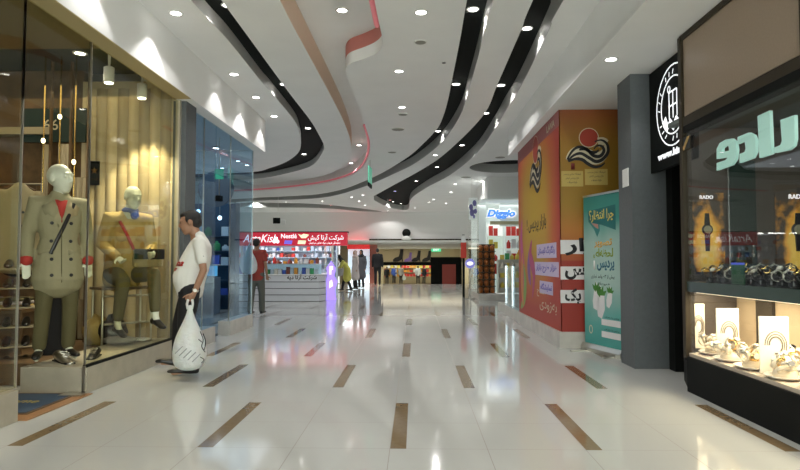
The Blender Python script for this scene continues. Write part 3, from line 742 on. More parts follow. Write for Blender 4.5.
# printed glow: yellow heart, orange edges, red foot
yy = nmath(nt, 'DIVIDE', sp.outputs[1], 3.24); zz = nmath(nt, 'DIVIDE', sp.outputs[2], 3.2)
dy = nmath(nt, 'ABSOLUTE', nmath(nt, 'SUBTRACT', yy, .55)); dz = nmath(nt, 'ABSOLUTE', nmath(nt, 'SUBTRACT', zz, .60))
dd = nmath(nt, 'POWER', nmath(nt, 'ADD', nmath(nt, 'POWER', nmath(nt, 'MULTIPLY', dy, 1.9), 3.0), nmath(nt, 'POWER', nmath(nt, 'MULTIPLY', dz, 2.1), 3.0)), .45)
col = ramp(nt, dd, [(0, (.52, .34, .03)), (.40, (.50, .29, .035)), (.75, (.50, .12, .035)), (1, (.43, .055, .035))])
nt.links.new(col, b.inputs['Base Color']); M['poster'] = m
M['pfront'] = mat('poster_ochre', (.42, .22, .015), .4); nt = M['pfront'].node_tree; b = nt.nodes['Principled BSDF']
tc = nt.nodes.new('ShaderNodeTexCoord'); sp = nt.nodes.new('ShaderNodeSeparateXYZ'); nt.links.new(tc.outputs['Object'], sp.inputs[0])
nt.links.new(ramp(nt, nmath(nt, 'DIVIDE', sp.outputs[2], 3.2), [(0, (.30, .022, .010)), (.36, (.30, .022, .010)), (.365, (.38, .075, .015)), (.5, (.42, .16, .015)), (.6, (.33, .185, .014)), (.85, (.29, .145, .012)), (1, (.28, .07, .015))]), b.inputs['Base Color'])
box('core', .01, 2.0, .01, BY1 - BY0, .215, ZS, M['white'], hd)
box('plinth', -.03, 2.0, -.02, BY1 - BY0 + .02, 0, .215, M['plinth2'], hd)
side = box('side_poster', 0, .01, 0, BY1 - BY0, .215, ZS - .005, M['poster'], hd)
front = box('front_poster', 0, 2.0, 0, .01, .215, ZS - .005, M['pfront'], hd)
struct(box('baseboard_right', 1.95, 2.1, 11.42, 14.3, 0, .20, M['plinth2']))
M['pwhite'] = mat('poster_white', (.70, .68, .68), .5); M['pblue'] = mat('poster_violet', (.16, .13, .50), .5); M['pred'] = mat('poster_red', (.36, .035, .015), .5)
M['pkred'] = mat('poster_dark_red', (.18, .02, .02), .5); M['pcream'] = mat('poster_cream', (.62, .55, .38), .5); M['plab'] = mat('poster_label', (.52, .38, .10), .5)
def logo(par, O, right, up, s, nrm):
    """sun over three curling stripes"""
    O = Vector(O); right = Vector(right); up = Vector(up); nrm = Vector(nrm)
    def disc(name, cx, cz, r, m, off):
        bm = bmesh.new(); plate(bm, [O + right * (cx + r * math.cos(a)) * s + up * (cz + r * math.sin(a)) * s + nrm * off for a in [2 * math.pi * k / 32 for k in range(32)]], nrm, .001); return mesh_obj(name, bm, m, par)
    disc('logo_sun_rim', .54, .66, .245, M['pcream'], .001); disc('logo_sun', .54, .66, .225, M['pred'], .002)
    for q, (off, wd, mm, nm) in enumerate([(.0025, .40, M['pcream'], 'logo_wave_ground')]):
        bm = bmesh.new(); pts = crom([(.02, .10), (.14, .26), (.32, .32), (.52, .22), (.70, .14), (.86, .22), (.96, .38), (.90, .54), (.76, .54)], False, 5)
        ribbon(bm, [(p[0] * s, p[1] * s) for p in pts], lambda t: s * (.04 + .27 * math.sin(math.pi * min(1, t * 1.15 + .05)) ** .7) if t < .83 else s * .24, O + nrm * off, right, up, .001)
        mesh_obj(nm, bm, mm, par)
    bm = bmesh.new()
    waves = [[(.0, .12), (.14, .34), (.30, .43), (.50, .36), (.64, .22), (.80, .20), (.90, .32), (.86, .44), (.74, .46), (.66, .38)],
             [(.02, .09), (.16, .22), (.34, .27), (.54, .16), (.70, .07), (.86, .12), (1.0, .30), (.98, .50), (.84, .60), (.68, .56)],
             [(.03, .07), (.18, .13), (.36, .12), (.50, .02), (.66, -.06), (.82, -.04), (.92, .04)],
             [(.30, .36), (.44, .38), (.58, .30), (.70, .30), (.78, .36)]]
    for wv in waves:
        pts = crom(wv, False, 6); ribbon(bm, [(p[0] * s, p[1] * s) for p in pts], lambda t: s * (.02 + .062 * math.sin(math.pi * min(.98, t + .04)) ** .6), O + nrm * .004, right, up, .001)
    mesh_obj('logo_waves', bm, M['ink'], par)
# front face lettering (local x right, z up, normal -y)
f = lambda x, z, d=0: Vector((x, -.001 - d, z))
def lx(px, py): v = atY(px, py, BY0); return v.x - BX, v.z
x0, z0 = lx(567, 163); x1, _ = lx(608, 163)
logo(front, f(x0, z0 - .02), (1, 0, 0), (0, 0, 1), x1 - x0, (0, -1, 0))
for (a, b_, c_, d_) in [(561.5, 583, 171, 186.5), (585, 607.5, 169, 185)]:
    xa, za = lx(a, d_); xb, zb = lx(b_, c_)
    lab = box('notice', xa, xb, -.004, -.001, za, zb, M['plab'], front)
    for i, tx in enumerate(['فروشگاه تجاری پردیس', 'بازار پردیس کیش', 'طبقه همکف']):
        wd = (xb - xa) * (.8 - .18 * i); text('notice_lettering', fa(tx), wd, .035, ((xa + xb) / 2 - wd / 2, -.0045, zb - .06 - .055 * i), (1, 0, 0), (0, 0, 1), M['ink'], lab, depth=.001)
xa, za = lx(571, 169.5); text('numeral', 'I', .05, .085, (xa, -.002, za), (1, 0, 0), (0, 0, 1), M['pkred'], front, bold=.05, depth=.002)
for (py0, py1, tx, w0) in [(240, 254, 'بازار', .50), (266.5, 279.5, 'پردیس', .62), (290, 303, 'کیش یک', .62)]:
    xa, za = lx(560.5, py1); xb, zb = lx(586, py0)
    st = box('white_stripe', xa, .95, -.003, -.001, za, zb, M['pwhite'], front)
    text('stripe_lettering', fa(tx), .62, (zb - za) * 1.25, (xa + .06, -.0035, za - .02), (1, 0, 0), (0, 0, 1), M['ink'], st, bold=.035, depth=.001)
# side face (viewed from the corridor: right = -y)
def ly(px, py): v = atX(px, py, BX); return v.y - BY0, v.z
rt, upv, nn = (0, -1, 0), (0, 0, 1), (-1, 0, 0)
ya, za = ly(530, 193); yb, _ = ly(541, 193)
logo(side, Vector((-.001, ya, za + .02)), rt, upv, ya - yb + .05, nn)
ya, za = ly(527, 228); yb, zb = ly(546, 206)
text('headline', fa('بازار پردیس !'), ya - yb, .26, (-.001, ya, 1.61), rt, upv, M['ink'], side, bold=.01, depth=.002)
M['lilac'] = mat('poster_lilac', (.55, .47, .66), .5)
M['lilac'].node_tree.nodes['Principled BSDF'].inputs['Emission Color'].default_value = (.6, .5, .9, 1)
for (xa_, xb_, ya_, yb_, tx, mk) in [(537, 556.5, 243.5, 258, 'رنگارنگ تابستان', 'pblue'), (535, 559, 262, 276, 'هزار طرح بازار', 'pblue'), (540, 553, 281.5, 294, 'نمایشگاه', 'pblue')]:
    y_l, z_b = ly(xa_, yb_); y_r, z_t = ly(xb_, ya_); y_m, z_b2 = ly((xa_ + xb_) / 2, yb_); _, z_t2 = ly((xa_ + xb_) / 2, ya_)
    o = box('printed_panel', -.004, -.001, y_r, y_l, z_b2, z_t2, M['lilac'], side)
    text('panel_lettering', fa(tx), (y_l - y_r) * .86, (z_t2 - z_b2) * .66, (-.0045, y_l - .07 * (y_l - y_r), z_b2 + .2 * (z_t2 - z_b2)), rt, upv, M[mk], o, bold=.03, depth=.001)
y_l, z_ = ly(540, 312); y_r, _ = ly(557, 318)
text('script_lettering', fa('به‌زودی'), y_l - y_r, .16, (-.002, y_l, .40), rt, upv, M['pcream'], side, bold=.0, depth=.001)
text('script_lettering', fa('افتتاح'), .6, .15, (-.002, y_l + .2, .60), rt, upv, M['pcream'], side, bold=.0, depth=.001)
# swirl figures printed at the far end
cols = [('pk', (.50, .05, .22)), ('gn', (.20, .35, .05)), ('vl', (.20, .07, .30)), ('or', (.60, .20, .04)), ('mg', (.42, .03, .14))]
shapes = [[(2.95, .40), (2.75, .9), (2.95, 1.5), (2.85, 1.9)], [(3.05, .30), (2.7, .50), (2.6, .8), (2.75, 1.1)], [(2.1, .75), (2.25, 1.05), (2.1, 1.4)], [(2.8, .35), (2.9, .8), (2.8, 1.3)], [(1.95, .55), (1.8, .95), (2.1, 1.25), (1.95, 1.5)]]
for (nm, c), shp in zip(cols, shapes):
    bm = bmesh.new(); pts = crom([(-p[0], p[1]) for p in shp], False, 6)
    ribbon(bm, pts, lambda t: .03 + .22 * math.sin(math.pi * t), (-.002 - .0005 * cols.index((nm, c)), 0, 0), rt, upv, .001)
    mesh_obj('printed_swirl', bm, dup('swirl_' + nm, c, .5), side)
box('top_band', -.003, -.001, 0, BY1 - BY0, 2.98, 3.195, dup('poster_pinkband', (.34, .09, .09), .5), side)
text('band_lettering', 'LAVA', .5, .10, (-.004, .75, 3.03), rt, upv, M['pcream'], side, bold=.02, depth=.001)

# ------------------------------------------------------------------ ROLL-UP BANNER
pL = atZ(585.5, 349.5); pR = atZ(617, 357.5); ang = math.atan2(pR.y - pL.y, pR.x - pL.x)
ban = empty('rollup_banner', (pL.x, pL.y, 0), ang, 'teal roll-up banner stand leaning between the poster block and the grey pillar', 'banner')
BWd = .80
m = bpy.data.materials.new('banner_print'); m.use_nodes = True; nt = m.node_tree; b = nt.nodes['Principled BSDF']; b.inputs['Roughness'].default_value = .5
tc = nt.nodes.new('ShaderNodeTexCoord'); sp = nt.nodes.new('ShaderNodeSeparateXYZ'); nt.links.new(tc.outputs['Object'], sp.inputs[0])
nz = nt.nodes.new('ShaderNodeTexNoise'); nz.inputs['Scale'].default_value = 1.5; nt.links.new(tc.outputs['Object'], nz.inputs['Vector'])
v = nmath(nt, 'ADD', nmath(nt, 'DIVIDE', sp.outputs[2], 2.0), nmath(nt, 'MULTIPLY', nmath(nt, 'SUBTRACT', nz.outputs[0], .5), .35))
nt.links.new(ramp(nt, v, [(0, (.05, .30, .27)), (.2, (.10, .37, .33)), (.45, (.36, .50, .45)), (.7, (.32, .47, .42)), (.9, (.04, .25, .21)), (1, (.03, .21, .18))]), b.inputs['Base Color'])
box('print', 0, BWd, -.003, 0, .10, 2.0, m, ban)
bm = bmesh.new(); prism(bm, [(-.05, 0), (.05, 0), (.055, .05), (.03, .10), (-.03, .10), (-.055, .05)], -.02, BWd + .02, 'x'); mesh_obj('cassette', bm, M['silver'], ban)
bm = bmesh.new(); bx(bm, .08, .13, -.28, .10, 0, .015, .003); mesh_obj('foot', bm, M['silver'], ban)
bm = bmesh.new(); bx(bm, BWd - .13, BWd - .08, -.2, .10, 0, .015, .003); mesh_obj('foot', bm, M['silver'], ban)
bm = bmesh.new(); tube(bm, [(BWd / 2, .02, .1), (BWd / 2, .015, 1.99)], .01); mesh_obj('support_pole', bm, M['chrome'], ban, True)
box('top_rail', 0, BWd, -.012, .012, 1.985, 2.01, M['silver'], ban)
pr = [c for c in bpy.data.objects if c.name.startswith('print') and c.parent == ban][0]
bm = bmesh.new(); plate(bm, [(.10, -.004, 1.80), (.70, -.004, 1.84), (.70, -.004, 1.53), (.40, -.004, 1.61), (.12, -.004, 1.66)], (0, -1, 0), .001); mesh_obj('headline_panel', bm, dup('deep_teal', (.012, .13, .13), .5), pr)
bm = bmesh.new(); plate(bm, [(.12, -.004, 1.66), (.36, -.004, 1.62), (.37, -.004, 1.54), (.31, -.004, 1.46), (.24, -.004, 1.56)], (0, -1, 0), .0015); mesh_obj('headline_fold', bm, dup('fold_teal', (.03, .20, .19), .5), pr)
bm = bmesh.new(); plate(bm, [(.18, -.004, 1.645), (.33, -.004, 1.62), (.34, -.004, 1.56), (.28, -.004, 1.58)], (0, -1, 0), .002); mesh_obj('fold_underside', bm, dup('fold_pink', (.40, .20, .16), .5), pr)
X1, U1 = (1, 0, 0), (0, 0, 1)
text('headline', fa('چرا انتظار؟'), .53, .17, (.135, -.006, 1.635), X1, U1, dup('headline_yellow', (.60, .47, .10), .5), pr, bold=.02, depth=.002)
text('slogan', fa('تصویر'), .38, .11, (.24, -.004, 1.32), X1, U1, dup('slogan_orange', (.62, .34, .05), .5), pr, bold=.03, depth=.002)
text('slogan', fa('لحظه‌ای'), .42, .14, (.22, -.004, 1.175), X1, U1, dup('slogan_green', (.24, .32, .04), .5), pr, bold=.03, depth=.002)
text('slogan', fa('پردیس'), .36, .145, (.30, -.004, 1.02), X1, U1, dup('slogan_blue', (.03, .15, .22), .5), pr, bold=.03, depth=.002)
text('slogan', '1', .03, .11, (.22, -.004, 1.05), X1, U1, M['ring'], pr, bold=.02, depth=.002)
text('small_print', fa('بیش از ۳۰۰ واحد تجاری'), .50, .055, (.16, -.004, .93), X1, U1, M['ink'], pr, depth=.001)
text('small_print', fa('به صورت آنلاین'), .28, .05, (.28, -.004, .845), X1, U1, M['ink'], pr, depth=.001)
def tulip(x, z, s, tilt):
    bm = bmesh.new(); e = Vector((math.sin(tilt), 0, math.cos(tilt))); r_ = Vector((math.cos(tilt), 0, -math.sin(tilt)))
    prof = [(-.10, -.02), (-.04, -.03), (0, -.035), (.035, -.02), (.04, .02), (.0, .045), (-.06, .035)]
    pts = [Vector((x, -.006, z)) + e * (-(p[0]) * s * 2) + r_ * (p[1] * s * 1.4) for p in prof]
    plate(bm, pts, (0, -1, 0), .002); mesh_obj('flower_petal', bm, M['pwhite'], pr)
    bm = bmesh.new()
    for a in (-.9, -.3, .3, .9):
        d_ = Vector((math.sin(tilt + a), 0, math.cos(tilt + a))); c_ = Vector((x, -.0085, z)) + e * .05 * s * 2
        q = Vector((d_.z, 0, -d_.x)); plate(bm, [c_ - q * .012 * s, c_ + d_ * .05 * s + q * .02 * s, c_ + d_ * .10 * s, c_ + d_ * .05 * s - q * .02 * s], (0, -1, 0), .001)
    mesh_obj('flower_leaf', bm, dup('leaf_print', (.06, .22, .03), .5), pr)
tulip(.26, .64, 1.3, .15); tulip(.36, .56, 1.5, .1); tulip(.54, .66, 1.0, .25)
for z in (.43, .28):
    box('white_field', .38, .77, -.006, -.003, z - .07, z + .005, M['pwhite'], pr)
    text('field_lettering', fa('پردیس یک همکف'), .3, .03, (.44, -.004, z + .015), X1, U1, M['ink'], pr, depth=.001)
bm = bmesh.new(); ribbon(bm, [(.14 + .035 * math.cos(R(a)), .28 + .05 * math.sin(R(a))) for a in range(0, 361, 30)], .012, (0, -.003, 0), X1, U1, .002); mesh_obj('small_emblem', bm, M['pcream'], pr)

# ------------------------------------------------------------------ FAR SHOPS AND KIOSK
# sweets kiosk with the red lightbox sign
KX0, KX1, KY = -7.4, -2.72, 17.30
kio = empty('kiosk_counter', ((KX0 + KX1) / 2, KY, 0), 0, 'white slatted kiosk counter below the red lit sign', 'counter')
kx = kio.location.x
M['slat'] = mat('counter_slats', (.60, .61, .63), .4)
bm = bmesh.new()
foot = [(KX0 - kx, 0), (KX1 - kx, 0), (KX1 + .12 - kx, .35), (KX1 + .12 - kx, 2.2), (KX0 - kx, 2.2)]
for i in range(4):
    z0_ = .012 + i * .185; prism(bm, foot, z0_, z0_ + .165, 'z')
mesh_obj('slatted_front', bm, M['slat'], kio)
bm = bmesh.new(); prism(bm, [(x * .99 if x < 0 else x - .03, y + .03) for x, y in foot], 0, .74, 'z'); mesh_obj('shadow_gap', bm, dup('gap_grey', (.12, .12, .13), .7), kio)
bm = bmesh.new(); prism(bm, foot, .742, .775, 'z'); mesh_obj('worktop', bm, M['white'], kio)
M['caseglow'] = mat('lit_case', (.3, .45, .5), .3, emit=(.45, .65, .8), es=.35)
box('display_glass', KX0 - kx, KX1 - kx, .02, .035, .775, 1.06, M['vglass'], kio); box('case_back', KX0 - kx, KX1 - kx, .40, .42, .775, 1.06, M['caseglow'], kio)
box('case_top', KX0 - kx, KX1 - kx, 0, .45, 1.06, 1.08, M['silver'], kio)
text('lettering', fa('شرکت آرتا دیه'), .85, .17, (KX1 - kx - .92, -.004, .60), X1, U1, M['frame'], kio, bold=.02, depth=.004)
# posts and sign
bm = bmesh.new()
ks = empty('kiosk_sign', (-4.3, KY + 1.0, 0), 0, 'long red lightbox sign with white lettering over the kiosk', 'sign')
SY = KY + 1.0
def sgn(px, py): v = atY(px, py, SY); return v.x + 4.3, v.z
xa, zt = sgn(238, 232.5); xb, zb = sgn(347, 245.5)
fr = box('lightbox', xa, xb, 0, .22, zb, zt, M['signred'], ks); box('box_frame', xa - .03, xb + .03, .0, .25, zt, zt + .03, M['blackf'], ks)
for x in (xa + .1, xb - .45): box('post', x - .03, x + .03, .05, .11, .79 if x < xb - .2 else .79, zb, M['silver'], ks)
h = zt - zb
text('sign_lettering', 'ArtaKish', 1.05, h * .60, (sgn(243, 240)[0], -.003, zb + h * .25), X1, U1, M['signwhite'], fr, bold=.0, shear=.3)
text('sign_lettering', 'Nestlé', .48, h * .34, (sgn(281, 240)[0], -.003, zb + h * .55), X1, U1, M['signwhite'], fr, bold=.015)
text('sign_lettering', fa('شرکت آرتا کیش'), 1.08, h * .55, (sgn(308, 240)[0], -.003, zb + h * .33), X1, U1, M['signwhite'], fr, bold=.012)
text('sign_small_print', fa('نمایندگی فروش مواد غذایی در کیش'), .95, h * .20, (sgn(309, 240)[0], -.003, zb + h * .10), X1, U1, M['signwhite'], fr, bold=.02)
bm = bmesh.new(); cx = sgn(276, 240)[0]
for dx, dz in ((-.05, .12), (.05, .12), (0, .20)): plate(bm, [(cx + dx + .055 * math.cos(a), -.004, zb + dz + .055 * math.sin(a)) for a in [k * math.pi / 6 for k in range(12)]], (0, -1, 0), .003)
mesh_obj('clover_emblem', bm, M['signwhite'], fr)
for (x_, w_, c_) in [(284, .26, (.15, .12, .6)), (297.5, .26, (.75, .75, .5))]:
    bm = bmesh.new(); cx = sgn(x_, 240)[0]; plate(bm, [(cx + p_ * w_, -.003, zb + h * q_) for p_, q_ in [(0, .12), (.9, .10), (1, .38), (.1, .40)]], (0, -1, 0), .003); mesh_obj('small_logo', bm, mat('small_logo_print', c_, .4, emit=c_, es=.9), fr)
bm = bmesh.new(); cx = sgn(298, 240)[0]
plate(bm, [(cx + p_ * .34, -.003, zb + h * q_) for p_, q_ in [(0, .88), (.3, .8), (.5, .9), (1, .82), (.7, .56), (.3, .56)]], (0, -1, 0), .003); mesh_obj('bird_logo', bm, mat('leaf_logo_print', (.75, .7, .45), .4, emit=(.9, .85, .6), es=.9), fr)
# kiosk ceiling canopy, back shelves
kc = empty('kiosk_canopy', (-4.9, 19.2, 0), 0, 'flat lit canopy roof over the sweets kiosk', 'canopy')
box('roof', -2.5, 2.4, -.65, 1.4, zt + .0, zt + .04, M['white'], kc)
for x in (-2.35, 1.9): box('post', x - .04, x + .04, 1.2, 1.28, 0, zt, M['silver'], kc)
for i in range(7): box('strip_lamp', -2.2 + i * .64, -1.75 + i * .64, -.4, -.32, zt - .03, zt, M['lens'], kc)
random.seed(11)
GOODCOL = [(.7, .05, .04), (.05, .1, .5), (.75, .7, .62), (.8, .35, .04), (.05, .35, .12), (.75, .6, .1), (.25, .06, .04), (.6, .2, .4), (.55, .65, .75), (.75, .75, .78)]
GM = [mat('packet_%s' % n, c, .45) for n, c in zip(['red', 'blue', 'cream', 'orange', 'green', 'yellow', 'brown', 'pink', 'sky', 'white'], GOODCOL)]
GN = ['red', 'blue', 'cream', 'orange', 'green', 'yellow', 'brown', 'pink', 'sky blue', 'white']
packp = {}
def packet(kind, ci, loc, sx, sy, sz, label, group):
    key = (kind, ci)
    if key not in packp:
        bm = bmesh.new()
        if kind == 'box': bx(bm, -.5, .5, -.5, .5, 0, 1, .04)
        else: lathe(bm, [(.42, 0), (.5, .04), (.5, .66), (.36, .78), (.20, .84), (.20, .98), (.16, 1.0)], n=10)
        o = mesh_obj({'box': 'packet', 'jar': 'jar'}[kind], bm, GM[ci], None, kind == 'jar'); packp[key] = o
    else: o = packp[key].copy(); COL.objects.link(o)
    o.location = loc; o.scale = (sx, sy, sz); tag(o, label, 'jar' if kind == 'jar' else 'packet', group)
    return o
def shelf_unit(name, x0, x1, y0, y1, zs, label, m, fill=.85, group='', where='', cell=.17, hmax=.2, kinds=('box', 'jar'), z0=0, cols=range(10), back=True, topz=None):
    t = empty(name, ((x0 + x1) / 2, (y0 + y1) / 2, z0), 0, label, 'shelf'); cx, cy = t.location.x, t.location.y
    if back: box('back_panel', x0 - cx, x1 - cx, y1 - cy - .02, y1 - cy, 0, (topz or zs[-1] + .3) - z0, m, t)
    for s in (x0, x1 - .03): box('side_panel', s - cx, s + .03 - cx, y0 - cy, y1 - cy - .02, 0, (topz or zs[-1] + .3) - z0, m, t)
    for z in zs:
        box('shelf_board', x0 + .03 - cx, x1 - .03 - cx, y0 - cy, y1 - cy - .02, z - .02 - z0, z - z0, m, t)
        n = int((x1 - x0 - .1) / cell)
        row = zs.index(z)
        rn = ['lowest', 'second', 'third', 'fourth', 'fifth', 'sixth'][row]
        for k in range(n):
            if random.random() > fill: continue
            ci = random.choice(list(cols)); kd = random.choice(kinds); hh = random.uniform(.55, 1) * hmax
            packet(kd, ci, (x0 + .06 + cell * (k + .5), y0 + .10, z), cell * .82, .12, hh, '%s %s on the %s shelf of %s' % (GN[ci], {'box': 'packet', 'jar': 'jar'}[kd], rn, where), '%s %ss, %s shelf, %s' % (GN[ci], {'box': 'packet', 'jar': 'jar'}[kd], rn, where))
    return t
shelf_unit('back_shelf', -7.2, -2.6, 20.3, 20.6, [.8, 1.05, 1.28, 1.5, 1.72], 'long white back shelf of sweets inside the kiosk', M['bluewhite'], .8, where='the kiosk back wall', cell=.13, hmax=.17, cols=(8, 9, 2, 8, 9, 0, 1, 6, 9, 8), topz=2.05)
# goods in and on the counter
for k in range(38):
    ci = [8, 1, 9, 4, 8, 2, 9, 1, 6, 8, 3][k % 11]
    packet('box', ci, (KX0 + .30 + k * .115, KY + .2, .776), .10, .12, random.uniform(.08, .22), '%s packet inside the kiosk counter case' % GN[ci], '%s packets in the counter case' % GN[ci])
for k in range(28):
    ci = random.choice([6, 0, 3, 6, 5, 9, 6]); packet(random.choice(['jar', 'box']), ci, (KX0 + .4 + k * .155, KY + .22, 1.081), .11, .12, random.uniform(.06, .22), '%s item standing on top of the kiosk counter' % GN[ci], '%s items on the kiosk counter' % GN[ci])
st = empty('violet_lightbox', (atZ(333, 295).x + .30, 18.0, 0), R(20), 'glowing violet figure board at the right end of the kiosk', 'lightbox')
bm = bmesh.new(); prism(bm, [(-.16, 0), (.16, 0), (.12, .3), (.20, .55), (.10, .7), (.14, .95), (0, 1.15), (-.14, .95), (-.10, .7), (-.18, .5), (-.12, .3)], 0, .05); mesh_obj('board', bm, mat('violet_glow', (.3, .2, .8), .4, emit=(.42, .28, 1), es=1.0), st)
for P_ in ([(-.05, .75), (0, .75), (0, .9), (.05, .9), (.05, 1.0), (-.05, 1.0)], [(-.06, .35), (.05, .42), (.02, .6), (-.05, .55)]):
    bm = bmesh.new(); prism(bm, P_, -.006, -.001); mesh_obj('white_print', bm, M['signwhite'], st)

# red-header shop front left of the lower hall
rh = empty('storefront', (-3.1, 30.9, 0), 0, 'white lit shop front with a red header behind the standing people', 'shop front')
v0 = atY(347, 249, 30.9); v1 = atY(370, 244.5, 30.9)
box('header', v0.x + 3.1, v1.x + 3.1, 0, .5, v0.z, v1.z, mat('red_header', (.6, .03, .03), .5, emit=(.8, .03, .03), es=.35), rh)
box('side_post', v1.x + 3.1 - .02, v1.x + 3.1 + .35, 0, .5, 0, v1.z, dup('red_brown', (.2, .05, .03), .6), rh)
box('glow_wall', v0.x + 3.1, v1.x + 3.1, .50, .56, 0, v0.z, mat('white_lit_wall', (.8, .9, 1), .5, emit=(.75, .9, 1), es=.55), rh)
for k in range(4): box('shelf_board', v0.x + 3.15, v1.x + 3.05, .30, .50, .5 + .3 * k, .52 + .3 * k, M['bluewhite'], rh)

# lower hall shop at the very end
def hz(px, py, Y=54.5): return atY(px, py, Y)
a = hz(372, 249); b_ = hz(470, 262.5)
es_ = empty('storefront', (0, 54.5, -1), 0, 'beige shop fascia with black boot shapes at the far end of the hall', 'shop front')
fz0, fz1 = b_.z + 1, a.z + 1 + .1
box('fascia', -4.9, 5.9, 0, .3, fz0, 3.24, dup('fascia_beige', (.55, .46, .30), .6), es_)
c1 = hz(383, 262); c2 = hz(438, 265.5); box('lintel', c1.x, c2.x, -.08, 0, c2.z + 1, c1.z + 1, M['blackf'], es_)
boots = empty('boot_shapes', (0, 54.35, -1), 0, 'row of tall black boot cut-outs on the beige far fascia', 'decoration')
def boot(px, m, s=1.0):
    o = hz(px, 262); x = o.x; z = o.z + 1 - .0; w_ = .9 * s; hgt = .98 * s
    pts = [(-.45, .0), (-.45, .18), (-.25, .34), (.05, .42), (.15, .65), (.22, 1.05), (.50, 1.05), (.45, .6), (.42, .30), (.46, .0), (.38, .0), (.34, .18), (.10, .04), (-.05, .0)]
    bm = bmesh.new(); prism(bm, [(x + p[0] * w_, z + .03 + p[1] * hgt) for p in pts], 0, .12); mesh_obj('boot', bm, m, boots)
boot(398, M['ink'], 1.1); boot(408, dup('violet_paint', (.25, .15, .5), .5), .8); boot(416, M['ink'], .95); boot(426.5, M['ink'], .95)
ex = empty('exit_sign', (hz(436, 252).x, 54.2, 2.0), 0, 'small green lit exit sign over the far hall shop', 'exit sign')
box('case', -.42, .42, 0, .1, 0, .30, mat('exit_green', (.05, .5, .25), .4, emit=(.12, .9, .45), es=.8), ex); text('lettering', 'EXIT', .5, .16, (-.25, -.004, .07), X1, U1, M['signwhite'], ex, bold=.03)
shelf_unit('shop_shelf', hz(382, 270).x, hz(438, 270).x, 57.0, 57.4, [-.3, .1, .5], 'long low shelf of colourful goods in the far hall shop', M['cream'], .95, where='the far hall shop', cell=.30, hmax=.34, kinds=('box',), z0=-1, cols=(0, 2, 3, 5, 9, 0, 3))
rp = empty('poster_stand', (hz(447, 270, 45).x, 45, -1), 0, 'dark framed red poster board right of the far shop', 'poster board')
xa, za = -1.05, 0; box('frame', -1.2, 1.1, .02, .10, 0, hz(447, 257, 45).z + 1, M['blackf'], rp); box('red_print', -.35, .65, -.01, .02, .45, 1.9, dup('dull_red_print', (.42, .05, .03), .5), rp)
# right lit shop ---------------------------------------------------------
SX0, SYf = 1.90, 18.0
shp = empty('snack_shop', (SX0 + 2, SYf, 0), 0, 'brightly lit white snack shop with a glass corner beyond the poster block', 'shop')
def sb(name, x0, x1, y0, y1, z0, z1, m): return box(name, x0 - shp.location.x, x1 - shp.location.x, y0 - SYf, y1 - SYf, z0, z1, m, shp)
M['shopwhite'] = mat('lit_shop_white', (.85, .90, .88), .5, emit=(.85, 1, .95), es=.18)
sb('plinth', SX0, 7, SYf - .0, SYf + .25, 0, .18, M['plinth2']); sb('plinth_side', SX0, SX0 + .2, SYf + .25, 21.5, 0, .18, M['plinth2'])
ft = atY(500, 199.5, SYf); fb = atY(500, 223, SYf)
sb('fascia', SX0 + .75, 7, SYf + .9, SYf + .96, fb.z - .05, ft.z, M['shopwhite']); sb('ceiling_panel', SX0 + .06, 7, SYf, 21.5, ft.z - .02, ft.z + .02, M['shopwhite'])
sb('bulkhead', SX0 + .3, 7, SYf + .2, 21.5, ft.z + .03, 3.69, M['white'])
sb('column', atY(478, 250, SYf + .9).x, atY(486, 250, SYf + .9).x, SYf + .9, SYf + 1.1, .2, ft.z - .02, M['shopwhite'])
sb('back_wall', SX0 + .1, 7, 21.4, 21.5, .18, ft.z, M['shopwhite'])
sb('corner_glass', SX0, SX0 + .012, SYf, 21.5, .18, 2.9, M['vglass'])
nm = atY(484, 225, SYf + .88)
text('shop_lettering', 'Diggio', .88, .30, (atY(487, 220, SYf + .88).x - shp.location.x, .888, atY(487, 219, SYf + .88).z), X1, U1, mat('pale_blue_letters', (.1, .3, .8), .4, emit=(.12, .35, .95), es=.7), shp, bold=.06, depth=.02, shear=.25)
text('shop_lettering_halo', 'Diggio', .94, .35, (atY(486.2, 220, SYf + .88).x - shp.location.x, .896, atY(487, 219.8, SYf + .88).z), X1, U1, M['signwhite'], shp, bold=.12, depth=.005, shear=.25)
sb('sign_board', atY(490, 230, SYf + .88).x, 4.5, SYf + .86, SYf + .9, atY(490, 222, SYf + .88).z - .08, atY(490, 218, SYf + .88).z - .1, dup('sign_cream', (.6, .55, .35), .5))
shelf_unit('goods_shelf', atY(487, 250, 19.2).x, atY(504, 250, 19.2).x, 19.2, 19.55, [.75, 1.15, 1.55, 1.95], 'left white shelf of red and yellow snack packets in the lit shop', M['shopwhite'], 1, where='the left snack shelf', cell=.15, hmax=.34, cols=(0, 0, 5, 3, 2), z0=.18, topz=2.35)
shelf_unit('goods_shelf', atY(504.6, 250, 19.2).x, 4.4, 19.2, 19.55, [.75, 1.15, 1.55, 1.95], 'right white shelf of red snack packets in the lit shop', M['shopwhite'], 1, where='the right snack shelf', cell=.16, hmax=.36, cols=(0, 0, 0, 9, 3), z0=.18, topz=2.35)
gon = atY(498, 280, 18.45)
shelf_unit('jar_stand', gon.x, atY(517, 280, 18.45).x + .4, 18.4, 18.75, [.35, .65, .95, 1.2], 'low stand of yellow and green jars before the snack shelves', M['silver'], 1, where='the jar stand', cell=.15, hmax=.2, kinds=('jar', 'jar', 'box'), cols=(5, 5, 4, 5, 2), z0=.18, topz=1.2)
